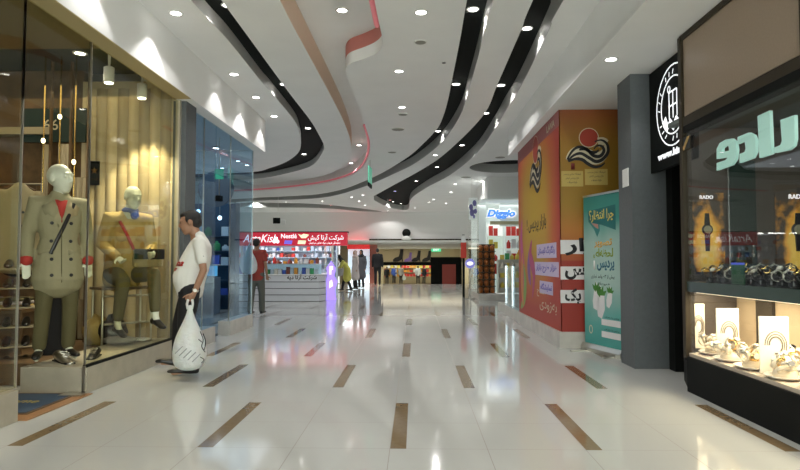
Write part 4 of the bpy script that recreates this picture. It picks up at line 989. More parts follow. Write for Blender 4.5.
# tower of amber baskets
bl = atY(478, 292, 18.3); br = atY(496, 292, 18.3); tz = atY(486, 244, 18.3).z
bs = empty('wicker_rack', ((bl.x + br.x) / 2, 18.3, .18), 0, 'tall rack stacked with rows of amber wrapped hampers at the shop corner', 'rack')
hw = (br.x - bl.x) / 2
box('frame', -hw, hw, .24, .27, 0, tz - .18, dup('rack_dark', (.10, .045, .02), .5), bs)
dup('amber', (.45, .14, .03), .35, noise=.5, nscale=14)
for r_ in range(7):
    zz_ = (tz - .2) * r_ / 7
    box('rack_shelf', -hw, hw, 0, .24, zz_, zz_ + .015, M['wood'], bs)
    for c_ in range(3):
        bm = bmesh.new(); w3 = hw * 2 / 3; cx_ = -hw + w3 * (c_ + .5)
        lathe(bm, [(w3 * .30, 0), (w3 * .40, .08), (w3 * .44, .13), (w3 * .2, .17), (w3 * .08, .19)], n=10)
        o = mesh_obj('gift_hamper', bm, M['amber'], None, True); o.location = (bs.location.x + cx_, 18.3 + .12, .18 + zz_ + .016)
        tag(o, 'amber wrapped hamper, %s row from the floor, %s on the corner rack' % (['lowest', 'second', 'third', 'fourth', 'fifth', 'sixth', 'top'][r_], ['left', 'middle', 'right'][c_]), 'hamper', 'amber hampers on the corner rack')
# small things by the glass corner
sgd = empty('round_sign', (atY(470, 266, 18.6).x, 18.6, 0), 0, 'round white and violet sign on a stand left of the hamper rack', 'sign')
bm = bmesh.new(); lathe(bm, [(.15, 0), (.15, .02), (.02, .03), (.018, .95)], n=16); mesh_obj('stand', bm, M['silver'], sgd, True)
bm = bmesh.new(); lathe(bm, [(.15, -.015), (.15, .015)], (0, 0, 1.08), 20, Matrix.Rotation(R(90), 3, 'X')); mesh_obj('disc', bm, mat('violet_disc', (.2, .2, .6), .4, emit=(.3, .3, .9), es=.4), sgd)
bm = bmesh.new(); ellipsoid(bm, (0, -.02, 1.08), .10, .01, .06); mesh_obj('white_oval', bm, M['signwhite'], sgd, True)
rp2 = empty('red_banner_post', (atY(463.5, 250, 19.5).x, 19.5, 0), 0, 'narrow red and white vertical banner on a dark post at the shop corner', 'banner')
box('post', -.04, .04, 0, .05, 0, 2.0, M['blackf'], rp2); box('red_banner', -.09, .09, -.02, 0, 1.25, 1.75, dup('banner_red', (.6, .04, .02), .5), rp2); box('white_tip', -.07, .07, -.02, 0, 1.75, 1.98, M['white'], rp2)
hb = empty('hanging_poster', (atY(472, 215, 17.9).x, 17.9, .74), 0, 'hanging blue and white flower poster at the top corner of the snack shop', 'poster')
box('sheet', -.18, .32, 0, .02, 2.05, 2.85, M['shopwhite'], hb)
bm = bmesh.new()
for (u_, z_, r_) in [(-.05, 2.5, .12), (.15, 2.65, .12), (.0, 2.3, .14), (.2, 2.35, .10), (.12, 2.15, .07)]: plate(bm, [(u_ + r_ * math.cos(k * .785), -.001, z_ + r_ * math.sin(k * .785)) for k in range(8)], (0, -1, 0), .004)
mesh_obj('printed_flowers', bm, dup('flower_violet', (.24, .22, .55), .5), hb)
hb.scale = (.5, 1, .8)
bm = bmesh.new(); tube(bm, [(0, .01, 2.85), (0, .01, 3.70)], .006, 6); mesh_obj('cord', bm, M['silver'], hb)
# hanging exit blade and small ceiling items in the hall
he = atY(370, 167, 15.2)
t = empty('hanging_exit_sign', (he.x, 15.2, ZC), R(86), 'thin green edge-lit sign hanging edge-on below the pink cove', 'exit sign')
box('acrylic_blade', -.28, .28, -.012, .012, he.z - ZC - .42, he.z - ZC, mat('green_acrylic', (.1, .45, .3), .3, emit=(.15, .6, .4), es=.35), t)
box('lower_edge', -.28, .28, -.016, .016, he.z - ZC - .52, he.z - ZC - .42, M['blackf'], t)
bm = bmesh.new(); tube(bm, [(0, 0, 0), (0, 0, he.z - ZC)], .008, 6); mesh_obj('rod', bm, M['silver'], t)
pj = atY(278, 221, 24); t = empty('projector', (pj.x, 24, ZC), R(15), 'black and white projector on a pole hanging over the kiosk', 'projector')
box('body', -.28, .12, -.2, .15, pj.z - ZC - .1, pj.z - ZC + .12, M['blackf'], t, bev=.02); t.scale = (.7, .7, 1); box('lamp_housing', .12, .42, -.15, .15, pj.z - ZC - .12, pj.z - ZC + .05, M['white'], t, bev=.03)
bm = bmesh.new(); tube(bm, [(0, 0, .28), (0, 0, pj.z - ZC + .1)], .015, 6); mesh_obj('pole', bm, M['white'], t)
gl = atY(406.5, 235, 31.3); t = empty('hanging_globe', (gl.x, 31.2, gl.z), 0, 'dark round globe camera on the bulkhead over the lower hall', 'camera')
bm = bmesh.new(); ellipsoid(bm, (0, 0, .1), .22, .18, .22); mesh_obj('dome', bm, M['blackf'], t, True); bm = bmesh.new(); lathe(bm, [(.2, -.25), (.26, -.22), (.12, -.05)], n=14); mesh_obj('collar', bm, M['white'], t, True)

# glass rail beyond the poster block
gr = empty('glass_rail', (2.0, 11.5, .2), 0, 'low glass rail with leaflets standing beyond the poster block', 'rail')
box('pane', -.006, .006, 0, 1.9, 0, .85, M['bglass'], gr)
for y in (.05, .95, 1.85): box('post', -.02, .02, y - .02, y + .02, 0, .9, M['chrome'], gr)

# ------------------------------------------------------------------ PEOPLE AND MANNEQUINS
def V(*a): return Vector(a)
def hand(bm, wr, d, curl_dir, s=1.0, curl=35, thumb_side=None):
    """palm, four unequal bent fingers and a side thumb"""
    d = d.normalized(); n = (curl_dir - d * curl_dir.dot(d)).normalized(); w_ = d.cross(n).normalized()
    if thumb_side is not None and w_.dot(thumb_side) < 0: w_ = -w_
    loft(bm, [(wr - d * .01, .026 * s, .019 * s, w_, n), (wr + d * .035 * s, .036 * s, .017 * s, w_, n), (wr + d * .08 * s, .038 * s, .014 * s, w_, n)], 12)
    for i, (off, ln) in enumerate([(.028, .072), (.010, .082), (-.009, .076), (-.027, .060)]):
        p = wr + d * .080 * s + w_ * off * s; a = 0; pts = [wr + d * .05 * s + w_ * off * .9 * s, p]
        for seg in (.42, .33, .25):
            a += R(curl); dr = d * math.cos(a) + n * math.sin(a); p = p + dr * ln * seg * s; pts.append(p)
        tube(bm, pts, [.0095 * s, .0095 * s, .009 * s, .0085 * s, .0075 * s], 8)
    p = wr + d * .02 * s + w_ * .026 * s; pts = [p]
    for k, (sg, an) in enumerate([(.035, 50), (.03, 35), (.025, 15)]):
        dr = (d * math.cos(R(an)) + w_ * math.sin(R(an)) + n * .35).normalized(); p = p + dr * sg * s; pts.append(p)
    tube(bm, pts, [.012 * s, .011 * s, .010 * s, .008 * s], 8)
def head(bm, c, fwd, s=1.0, ears=True, up=None):
    """head centred on c, looking along fwd: skull, jaw, nose, brow, lips, ears"""
    f = fwd.normalized(); u = (up or V(0, 0, 1)); u = (u - f * u.dot(f)).normalized(); l = u.cross(f)
    rot = Matrix((l, -f, u)).transposed()
    def E(x, y, z, a, b_, c_): ellipsoid(bm, c + (l * x + f * y + u * z) * s, a * s, b_ * s, c_ * s, rot)
    E(0, -.012, .022, .074, .094, .088); E(0, .022, -.035, .060, .070, .075); E(0, .048, -.085, .034, .034, .028)
    loft(bm, [(c + (f * .082 + u * .018) * s, .009 * s, .010 * s, l, f), (c + (f * .100 - u * .012) * s, .014 * s, .014 * s, l, f), (c + (f * .096 - u * .026) * s, .017 * s, .012 * s, l, f)], 8)
    E(0, .076, .032, .050, .014, .010)
    E(0, .082, -.052, .022, .010, .006); E(0, .080, -.062, .020, .011, .006)
    for sd in (-1, 1):
        E(sd * .030, .078, .010, .013, .008, .009)
        if ears: E(sd * .076, -.008, -.004, .010, .020, .032)
    return f, u, l
def eyes(parent, c, f, u, l, s, m):
    for sd in (-1, 1):
        bm = bmesh.new(); ellipsoid(bm, c + (l * sd * .030 + f * .083 + u * .012) * s, .011 * s, .006 * s, .007 * s); mesh_obj('eye', bm, m, parent, True)
M['eye'] = mat('dark_eye', (.02, .015, .012), .2)

def person(name, loc, face, scale, J, look, label, cat='person', group=None, skin='skin', voxel=.014, face_detail=False):
    """J: joints in local metres for a 1.72 m figure that faces -Y (x = figure's left)"""
    t = empty(name, loc, face, label, cat, group); t.scale = (scale,) * 3
    bm = bmesh.new()
    neck, hd_ = V(*J['neck']), V(*J['head'])
    f, u, l = head(bm, hd_, V(*J['gaze']), J.get('hs', 1.0), ears=not look.get('veil'))
    tube(bm, [neck - V(0, 0, .03), (neck + hd_) / 2, hd_ + V(0, .01, -.03)], [.062, .054, .054], 12)
    pel, ch = V(*J['pelvis']), V(*J['chest'])
    loft(bm, [(pel - (ch - pel).normalized() * .05, .14, .10, V(1, 0, 0), V(0, 1, 0)), (pel + (ch - pel) * .4, .125, .092, V(1, 0, 0), V(0, 1, 0)), (ch, .15, .10, V(1, 0, 0), V(0, 1, 0)), (neck - V(0, 0, .04), .10, .07, V(1, 0, 0), V(0, 1, 0))], 16)
    for s_ in ('l', 'r'):
        sh, el, wr = (V(*J[k + s_]) for k in ('sh', 'el', 'wr'))
        tube(bm, [neck + (sh - neck) * .5 - V(0, 0, .03), sh, (sh + el) / 2, el, (el + wr) / 2, wr], [.055, .052, .043, .036, .034, .024], 12)
        d = V(*J['hd' + s_]) if 'hd' + s_ in J else (wr - el)
        hand(bm, wr, d, V(*J.get('hc' + s_, (0, -1, 0))), 1.0, J.get('curl' + s_, 32), thumb_side=V(0, -1, 0) if 'th' + s_ not in J else V(*J['th' + s_]))
        hp, kn, an, to = (V(*J[k + s_]) for k in ('hp', 'kn', 'an', 'to'))
        tube(bm, [hp, (hp + kn) / 2, kn, (kn * .6 + an * .4), an], [.082, .070, .052, .050, .034], 12)
        tube(bm, [an, an + (to - an) * .5 - V(0, 0, .01), to], [.034, .032, .024], 10)
    body = organic('body', bm, M[skin], t, voxel, 2)
    if face_detail: eyes(body, hd_, f, u, l, J.get('hs', 1.0), M['eye'])
    return t, f, u, l
def loftz(bm, secs, n=20):
    """torso-like loft from (z, yfront, yback, halfwidth[, xshift])"""
    L = []
    for s in secs:
        z, yf, yb, hw = s[:4]; xs = s[4] if len(s) > 4 else 0
        L.append((V(xs, (yf + yb) / 2, z), hw, (yb - yf) / 2, V(1, 0, 0), V(0, 1, 0)))
    loft(bm, L, n)
def shoe(par, an, to, m, s=1.0, name='shoe', heel=.0):
    d = (to - an); d.z = 0; L_ = d.length; d.normalize(); w_ = d.cross(V(0, 0, 1))
    z = min(an.z - .075, to.z); bm = bmesh.new(); base = V(an.x, an.y, z)
    dz = to.z - (an.z - .07)
    loft(bm, [(base - d * .055 + V(0, 0, .040), .030, .036, w_, V(0, 0, 1)), (base + d * .0 + V(0, 0, .045), .036, .042, w_, V(0, 0, 1)), (base + d * .09 + V(0, 0, .034 + dz * .5), .040, .032, w_, V(0, 0, 1)), (base + d * .17 + V(0, 0, .026 + dz), .038, .024, w_, V(0, 0, 1)), (base + d * .215 + V(0, 0, .022 + dz), .024, .016, w_, V(0, 0, 1))], 14)
    return organic(name, bm, m, par, .008, 2)
def hair_cap(par, c, f, u, l, s, m, kind='short'):
    bm = bmesh.new(); rot = Matrix((l, -f, u)).transposed()
    def E(x, y, z, a, b_, c_): ellipsoid(bm, c + (l * x + f * y + u * z) * s, a * s, b_ * s, c_ * s, rot)
    E(0, -.030, .040, .080, .088, .078); E(0, -.055, -.005, .072, .060, .068)
    E(0, .028, .078, .060, .050, .030)
    for sd in (-1, 1): E(sd * .066, .000, .025, .016, .030, .040)
    return organic('hair', bm, m, par, .010, 2)

STAND = dict(head=(0, -.01, 1.605), gaze=(0, -1, 0), neck=(0, .01, 1.47), chest=(0, .01, 1.28), pelvis=(0, .01, .95),
             shl=(.185, .015, 1.41), ell=(.235, .03, 1.12), wrl=(.235, -.03, .87), shr=(-.185, .015, 1.41), elr=(-.235, .03, 1.12), wrr=(-.235, -.03, .87),
             hpl=(.085, .01, .92), knl=(.095, -.01, .50), anl=(.10, .03, .09), tol=(.11, -.12, .035), hpr=(-.085, .01, .92), knr=(-.095, -.01, .50), anr=(-.10, .03, .09), tor=(-.11, -.12, .035))
def pose(**k): d = dict(STAND); d.update(k); return d
def leg_cloth(bm, J, s_, r=(.098, .085, .064, .062, .058), end=.0):
    hp, kn, an = (V(*J[k + s_]) for k in ('hp', 'kn', 'an'))
    e = an + (kn - an).normalized() * end
    tube(bm, [hp, (hp + kn) / 2, kn, (kn + e) / 2, e], list(r), 14)
def arm_cloth(bm, J, s_, r=(.068, .068, .058, .050, .044, .038), upto=1.0, short=False):
    nk, sh, el, wr = V(*J['neck']), V(*J['sh' + s_]), V(*J['el' + s_]), V(*J['wr' + s_])
    if short: tube(bm, [nk + (sh - nk) * .45 - V(0, 0, .04), sh, sh + (el - sh) * .38, sh + (el - sh) * .62], [r[0], r[1] * .95, .060, .062], 14)
    else: tube(bm, [nk + (sh - nk) * .45 - V(0, 0, .04), sh, (sh + el) / 2, el, (el + wr) / 2, el + (wr - el) * upto], list(r), 14)

# --- the man in the white t-shirt ---------------------------------------------------------
JM = pose(head=(0, .005, 1.555), gaze=(0, -1, -.22), neck=(0, .085, 1.41), chest=(0, .10, 1.22), pelvis=(0, .04, .90), hs=1.08,
          shl=(.195, .125, 1.335), ell=(.245, .17, 1.06), wrl=(.235, .085, .835), hdl=(-.05, -.35, -.65), hcl=(-.5, -.3, .6), curll=62, thl=(0, -1, .3),
          shr=(-.195, .125, 1.335), elr=(-.26, .15, 1.06), wrr=(-.24, .02, .84),
          hpl=(.09, .03, .88), knl=(.10, -.015, .49), anl=(.10, .05, .085), tol=(.11, -.12, .03), hpr=(-.09, .03, .88), knr=(-.11, -.09, .50), anr=(-.12, -.10, .125), tor=(-.12, -.26, .10))
mp_ = atZ(187, 373.5)
man, f_, u_, l_ = person('person', (mp_.x, mp_.y, 0), R(-76), 1.0, JM, {}, 'person in a white printed t-shirt and black trousers looking into the left shop window', voxel=.0085, face_detail=True)
hair_cap(man, V(*JM['head']), f_, u_, l_, 1.08, M['hair'])
bm = bmesh.new()
loftz(bm, [(.86, -.125, .155, .175), (.93, -.150, .165, .188), (1.01, -.155, .185, .195), (1.12, -.115, .215, .195), (1.22, -.065, .228, .205), (1.31, -.015, .225, .195), (1.375, .025, .195, .13), (1.415, .04, .165, .075)])
for s_ in 'lr': arm_cloth(bm, JM, s_, short=True)
tee = organic('t_shirt', bm, M['tee'], man, .012, 3)
bm = bmesh.new()
loftz(bm, [(.78, -.09, .12, .165), (.84, -.115, .145, .172), (.90, -.120, .150, .172)])
leg_cloth(bm, JM, 'l', (.105, .098, .078, .074, .070), .01); leg_cloth(bm, JM, 'r', (.105, .098, .078, .074, .070), .01)
organic('trousers', bm, M['trouser'], man, .012, 3)
shoe(man, V(*JM['anl']), V(*JM['tol']), M['leather']); shoe(man, V(*JM['anr']), V(*JM['tor']), M['leather'])
# red print on the chest: raised script hugging the shirt front, on the figure's left
def cling(name, s, width, height, y_l, z_l, x_l, m, par):
    o = text(name, s, width, height, (0, 0, 0), (1, 0, 0), (0, 0, 1), m, par, bold=.03, depth=.002, shear=.3)
    dg = bpy.context.evaluated_depsgraph_get(); dg.update()
    for v in o.data.vertices:
        x = x_l + v.co.x; z = z_l + v.co.z
        hit, p, n, i = tee.ray_cast(V(x, -1, z), V(0, 1, 0))
        if hit: v.co = p + n * (.003 - v.co.y * .5)
        else: v.co = V(x, -.1, z)
    return o
cling('chest_lettering', 'Kiruna', .26, .07, 0, 1.10, -.09, M['red'], tee)
cling('chest_lettering', '1988', .14, .035, 0, 1.05, -.02, M['red'], tee)
bm = bmesh.new(); pr_ = V(.272, .155, 1.20)
bx(bm, pr_.x, pr_.x + .004, pr_.y - .02, pr_.y + .02, pr_.z - .006, pr_.z + .006); mesh_obj('sleeve_logo', bm, M['ink'], tee)
bm = bmesh.new(); wv = V(*JM['wrl']) + (V(*JM['ell']) - V(*JM['wrl'])).normalized() * .03; dv = (V(*JM['ell']) - V(*JM['wrl'])).normalized()
q_ = dv.to_track_quat('Z', 'Y').to_matrix(); lathe(bm, [(.030, -.010), (.033, -.008), (.033, .008), (.030, .010)], wv, 16, q_); wt = mesh_obj('watch_band', bm, M['silver'], man, True)
bm = bmesh.new(); lathe(bm, [(.018, 0), (.018, .008)], wv + V(.031, 0, 0), 14, Matrix.Rotation(R(90), 3, 'Y')); mesh_obj('watch_face', bm, M['dialw'], wt)
# carrier bag in his left hand
hw_ = man.matrix_basis @ (V(*JM['wrl']) + V(-.02, -.075, -.085))
bg = empty('carrier_bag', (hw_.x + .07, hw_.y - .09, hw_.z - .685), R(14), 'white plastic carrier bag with dark print held by the person in the white t-shirt', 'bag')
def bagmesh(par, H=.60, wd=.19, dp=.11, m=M['bag'], knot=.66):
    bm = bmesh.new(); n = 28
    prof = [(.02, .25), (.035, .62), (.08, .88), (.16, 1.0), (.26, .98), (.36, .80), (.45, .52), (.54, .26), (.62, .13), (knot, .10)]
    rings = []
    for i, (z, k) in enumerate(prof):
        rings.append([bm.verts.new((wd * k * math.cos(2 * math.pi * j / n) * (1 + .035 * math.sin(5 * j + i)), dp * k * math.sin(2 * math.pi * j / n) * (1 + .06 * math.cos(3 * j + 2 * i)), z)) for j in range(n)])
    for i in range(len(rings) - 1):
        for j in range(n): bm.faces.new((rings[i][j], rings[i][(j + 1) % n], rings[i + 1][(j + 1) % n], rings[i + 1][j]))
    bm.faces.new(rings[0][::-1]); bm.faces.new(rings[-1])
    o = mesh_obj('bag_body', bm, m, par, True); sb_ = o.modifiers.new('s', 'SUBSURF'); sb_.levels = 1; sb_.render_levels = 1
    return bake(o)
bb = bagmesh(bg, wd=.165, dp=.125)
bm = bmesh.new(); tube(bm, [(-.022, 0, .62), (-.030, 0, .67), (-.02, 0, .71)], .012, 8, flat=.5); mesh_obj('handle', bm, M['bag'], bg, True)
bm = bmesh.new(); tube(bm, [(.018, 0, .62), (.026, 0, .67), (.02, 0, .71)], .012, 8, flat=.5); mesh_obj('handle', bm, M['bag'], bg, True)
def bag_print(par, bag, marks, m, name='printed_mark'):
    dg = bpy.context.evaluated_depsgraph_get(); dg.update()
    for pts in marks:
        bm = bmesh.new(); P = []
        for x, z in crom(pts, False, 4):
            hit, p, n_, i = bag.ray_cast(V(x, -1, z), V(0, 1, 0)); P.append((p + n_ * .001) if hit else V(x, -.05, z))
        tube(bm, P, .005, 6, flat=.5); mesh_obj(name, bm, m, par, True)
bag_print(bg, bb, [[(.10, .40), (.13, .32), (.12, .26), (.15, .20)], [(.13, .38), (.155, .30), (.14, .22)], [(.09, .33), (.12, .30)], [(.11, .16), (.14, .13), (.12, .10)]], M['ink'])
bag_print(bg, bb, [[(-.12 + .04 * k, .20 - .02 * k), (-.05 + .04 * k, .27 - .02 * k)] for k in range(5)], dup('bag_grey_print', (.35, .37, .36), .5), 'grey_stripe')

# --- the man in the red shirt ---------------------------------------------------------
JR = pose(elr=(-.24, .06, 1.13), wrr=(-.24, -.02, .88), ell=(.24, .0, 1.15), wrl=(.215, -.17, 1.30), hdl=(0, .1, .5),
          knl=(.10, .02, .50), anl=(.10, .10, .10), tol=(.10, -.05, .04), knr=(-.09, -.10, .50), anr=(-.09, -.12, .09), tor=(-.09, -.28, .035))
rp_ = atZ(256, 315)
mr, f_, u_, l_ = person('person', (rp_.x, rp_.y, 0), R(172), .955, JR, {}, 'person in a brick red shirt walking away with a white bag over the shoulder', voxel=.012)
hair_cap(mr, V(*JR['head']), f_, u_, l_, 1.0, M['hair'])
bm = bmesh.new(); loftz(bm, [(.84, -.13, .14, .185), (.98, -.13, .14, .18), (1.15, -.125, .135, .19), (1.30, -.11, .13, .205), (1.41, -.07, .10, .15), (1.46, -.045, .065, .075)])
for s_ in 'lr': arm_cloth(bm, JR, s_, short=True)
organic('shirt', bm, M['maroon'], mr, .014, 3)
bm = bmesh.new(); loftz(bm, [(.80, -.10, .12, .16), (.90, -.11, .125, .17)]); leg_cloth(bm, JR, 'l', (.105, .095, .075, .070, .066), .0); leg_cloth(bm, JR, 'r', (.105, .095, .075, .070, .066), .0)
organic('trousers', bm, M['greytr'], mr, .014, 3)
for s_ in 'lr': shoe(mr, V(*JR['an' + s_]), V(*JR['to' + s_]), M['leather'])
bp_ = atY(249, 273, rp_.y - .22)
b2 = empty('carrier_bag', (bp_.x, rp_.y - .24, bp_.z - .05), R(-10), 'white plastic bag slung over the shoulder of the person in red', 'bag')
bagmesh(b2, wd=.19, dp=.09, knot=.66)
bm = bmesh.new(); tube(bm, [(0, 0, .64), (.02, .02, .70), (.05, .06, .74)], .014, 8, flat=.5); mesh_obj('handle', bm, M['bag'], b2, True)

# --- people farther down the hall ------------------------------------------------------
def simple_person(px, py, rz, sc, label, top, bottom, long=False, veil=None, bend=0, hairm='hair', pack=None, J=None, z=0.0, cat='person', shoes=True):
    J = J or STAND
    g = atZ(px, py, z); Jq = dict(J)
    t, f, u, l = person('person', (g.x, g.y, z), rz, sc, Jq, {'veil': veil}, label, voxel=.02)
    if veil:
        bm = bmesh.new(); c = V(*Jq['head'])
        rot = Matrix((l, -f, u)).transposed(); ellipsoid(bm, c - f * .022 + u * .025, .088, .098, .10, rot); ellipsoid(bm, c - f * .03 - u * .10, .10, .09, .11, rot)
        ellipsoid(bm, V(*Jq['neck']) - V(0, 0, .04), .17, .12, .09); organic('headscarf', bm, M[veil], t, .018, 2)
    else: hair_cap(t, V(*Jq['head']), f, u, l, 1.0, M[hairm])
    pel, ch, nk = V(*Jq['pelvis']), V(*Jq['chest']), V(*Jq['neck'])
    bm = bmesh.new(); ax, ay = V(1, 0, 0), V(0, 1, 0)
    lo = pel - V(0, 0, .42 if long else .10)
    secs = [(lo, .24 if long else .17, .18 if long else .13, ax, ay), (pel, .18, .14, ax, ay), (pel + (ch - pel) * .5, .165, .13, ax, ay), (ch, .19, .135, ax, ay), (nk - V(0, 0, .07), .15, .10, ax, ay), (nk - V(0, 0, .01), .075, .06, ax, ay)]
    loft(bm, secs, 18)
    for s_ in 'lr': arm_cloth(bm, Jq, s_)
    organic('coat' if long else 'jacket', bm, M[top], t, .02, 3)
    bm = bmesh.new(); loft(bm, [(pel - V(0, 0, .12), .15, .11, ax, ay), (pel, .16, .12, ax, ay)], 14); leg_cloth(bm, Jq, 'l'); leg_cloth(bm, Jq, 'r'); organic('trousers', bm, M[bottom], t, .02, 3)
    if shoes:
        for s_ in 'lr': shoe(t, V(*Jq['an' + s_]), V(*Jq['to' + s_]), M['leather'])
    return t
dup('yellow_coat', (.58, .55, .12), .8); dup('pale_coat', (.55, .50, .50), .8); dup('grey_coat', (.10, .10, .115), .8); dup('black_coat', (.010, .010, .012), .85)
dup('light_grey', (.35, .34, .33), .8); dup('pink_scarf', (.50, .38, .36), .8); dup('blue_coat', (.04, .09, .35), .8); dup('olive_coat', (.10, .10, .05), .8); dup('red_coat', (.45, .05, .04), .8); dup('white_coat', (.65, .65, .65), .8)
JB = pose(head=(0, -.34, 1.42), gaze=(0, -.8, -.5), neck=(0, -.22, 1.34), chest=(0, -.12, 1.18), shl=(.17, -.18, 1.27), shr=(-.17, -.18, 1.27), ell=(.20, -.28, 1.02), wrl=(.15, -.50, .92), elr=(-.20, -.28, 1.02), wrr=(-.15, -.50, .92),
          knl=(.09, .02, .50), anl=(.09, .16, .10), tol=(.09, .0, .035), knr=(-.09, -.12, .50), anr=(-.09, -.20, .09), tor=(-.09, -.36, .035))
simple_person(347, 291, R(-78), .90, 'person in a yellow coat and black headscarf leaning over by the kiosk', 'yellow_coat', 'trouser', True, 'black_coat', J=JB)
g = atZ(342, 291)
t = empty('handbag', (g.x - .05, g.y - .36, .62), R(5), 'pale shoulder bag at the side of the person in yellow', 'bag')
bm = bmesh.new(); loft(bm, [(V(-.02, 0, 0), .15, .05, V(1, 0, 0), V(0, 1, 0)), (V(0, 0, .22), .16, .05, V(1, 0, 0), V(0, 1, 0))], 12); mesh_obj('body', bm, M['light_grey'], t, True)
bm = bmesh.new(); tube(bm, [(-.12, 0, .24), (-.02, .1, .50), (.10, .14, .62)], .012, 6); mesh_obj('strap', bm, M['ink'], t, True)
simple_person(355, 289.5, R(-60), .93, 'person in a pale coat with a light pink headscarf beside the yellow coat', 'pale_coat', 'trouser', True, 'pink_scarf')
simple_person(361, 288, R(-25), .95, 'person in a dark grey coat and dark headscarf, right of the pale coat', 'grey_coat', 'trouser', True, 'black_coat')
simple_person(377.5, 285.5, R(178), 1.02, 'broad person all in black standing with back turned before the shop', 'black_coat', 'trouser')
FARP = [(387, 284.3, .95, 'black_coat', 'person in dark clothes crouching low, just right of the broad black figure', 'trouser'), (394, 284, 1.0, 'blue_coat', 'person in a blue jacket far down the lower hall', 'trouser'),
        (401, 284.4, 1.02, 'light_grey', 'person in a grey top carrying a white bag in the lower hall', 'trouser'), (418, 284.2, 1.0, 'white_coat', 'person in a pale grey top and black trousers in the lower hall', 'trouser'),
        (424, 284, .98, 'black_coat', 'person in black beside the pale grey top in the lower hall', 'trouser'), (436, 284.2, .9, 'olive_coat', 'person in olive green at the right of the lower hall', 'greytr'),
        (458, 284, 1.0, 'black_coat', 'person in black near the dark red poster board', 'trouser')]
for i, (px, py, sc, c_, lb, bt) in enumerate(FARP):
    simple_person(px, py, R([170, 20, 160, 185, 150, 10, 90][i]), sc, lb, c_, bt, z=-1.0, shoes=False)
g = atZ(403, 284.4, -1.0); t = empty('carrier_bag', (g.x + .1, g.y - .35, -.62), 0, 'small white bag held by the person in grey in the lower hall', 'bag'); bagmesh(t, wd=.17, dp=.08)

# --- standing mannequin in the trench coat -----------------------------------------------
PZ = .235
def seg_cloth(bm, p): pass
JS = pose(gaze=(.75, -1, .0), hs=1.22, head=(0, -.01, 1.63), hdl=(.05, -.1, -1), hdr=(0, -.1, -1), curll=12, curlr=12,
          ell=(.235, .05, 1.13), wrl=(.235, -.03, .88), elr=(-.235, .05, 1.13), wrr=(-.25, -.02, .88),
          hpl=(.09, .01, .92), knl=(.10, -.02, .50), anl=(.10, .03, .10), tol=(.13, -.13, .035), knr=(-.11, -.02, .50), anr=(-.13, .04, .10), tor=(-.17, -.11, .035))
mq, f_, u_, l_ = person('mannequin', (-3.34, 5.62, PZ), R(40), 1.04, JS, {}, 'standing white mannequin in a beige double breasted trench coat in the left display window', cat='mannequin', skin='plaster', voxel=.009)
bm = bmesh.new()
loftz(bm, [(.72, -.19, .19, .215), (.82, -.17, .17, .20), (.97, -.145, .145, .178), (1.08, -.12, .13, .150), (1.25, -.13, .135, .180), (1.36, -.11, .125, .19), (1.44, -.08, .11, .14), (1.475, -.06, .085, .085)])
for s_ in 'lr': arm_cloth(bm, JS, s_, (.072, .076, .064, .058, .054, .054), .82)
co = organic('trench_coat', bm, M['trench'], mq, .012, 3)
dg = bpy.context.evaluated_depsgraph_get(); dg.update()
def on_front(o, x, z, off=.004):
    hit, p, n, i = o.ray_cast(V(x, -1.5, z), V(0, 1, 0)); return (p + n * off) if hit else V(x, -.15, z)
def patch(o, pts, m, name, th=.006):
    bm = bmesh.new(); P = [on_front(o, x, z) for x, z in pts]; c = on_front(o, sum(x for x, z in pts) / len(pts), sum(z for x, z in pts) / len(pts), .012)
    vs = [bm.verts.new(p) for p in P]; vc = bm.verts.new(c); vb_ = [bm.verts.new(p + V(0, th + .01, 0)) for p in P]
    n = len(P)
    for i in range(n): bm.faces.new((vs[i], vs[(i + 1) % n], vc)); bm.faces.new((vs[i], vs[(i + 1) % n], vb_[(i + 1) % n], vb_[i]))
    bm.faces.new(vb_); return mesh_obj(name, bm, m, o, True)
for x in (-.075, .075):
    for z in (1.22, 1.06, .90, .76):
        p = on_front(co, x, z, .003); bm = bmesh.new(); lathe(bm, [(.014, 0), (.015, .003), (.012, .006)], p, 12, Matrix.Rotation(R(90), 3, 'X')); mesh_obj('button', bm, M['ink'], co)
patch(co, [(-.02, 1.18), (-.13, 1.30), (-.15, 1.37), (-.07, 1.42), (-.03, 1.36)], M['trench'], 'lapel'); patch(co, [(.02, 1.18), (.13, 1.30), (.15, 1.37), (.07, 1.42), (.03, 1.36)], M['trench2'], 'lapel')
patch(co, [(-.03, 1.36), (0, 1.22), (.03, 1.36), (.05, 1.43), (-.05, 1.43)], M['red'], 'red_scarf')
for s_ in (-1, 1):
    bm = bmesh.new(); bx(bm, -.012, .10, -.022, .022, 0, .010, .003); o = mesh_obj('epaulette', bm, M['trench'], co); o.location = V(s_ * .09, .02, 1.462); o.rotation_euler = (0, R(24 if s_ > 0 else 156), 0)
    el, wr = V(*JS['el' + ('l' if s_ > 0 else 'r')]), V(*JS['wr' + ('l' if s_ > 0 else 'r')]); c = el + (wr - el) * .86
    bm = bmesh.new(); tube(bm, [c, c + (wr - el) * .12], .050, 12); mesh_obj('red_cuff', bm, M['red'], co, True)
bm = bmesh.new(); tube(bm, [on_front(co, x, z, .006) for x, z in [(.10, 1.40), (.04, 1.25), (-.02, 1.10), (-.08, .95)][::-1]], .016, 8, flat=.4); mesh_obj('dark_strap', bm, M['leather'], co, True)
for x in (-.11, .11): patch(co, [(x - .055, .985), (x + .055, 1.0), (x + .055, .95), (x - .055, .935)], M['trench'], 'pocket_flap')
bm = bmesh.new(); P_ = [on_front(co, .0, z, .003) for z in (1.18, 1.0, .85, .70)]; tube(bm, P_, .004, 6); mesh_obj('front_seam', bm, M['khaki'], co, True)
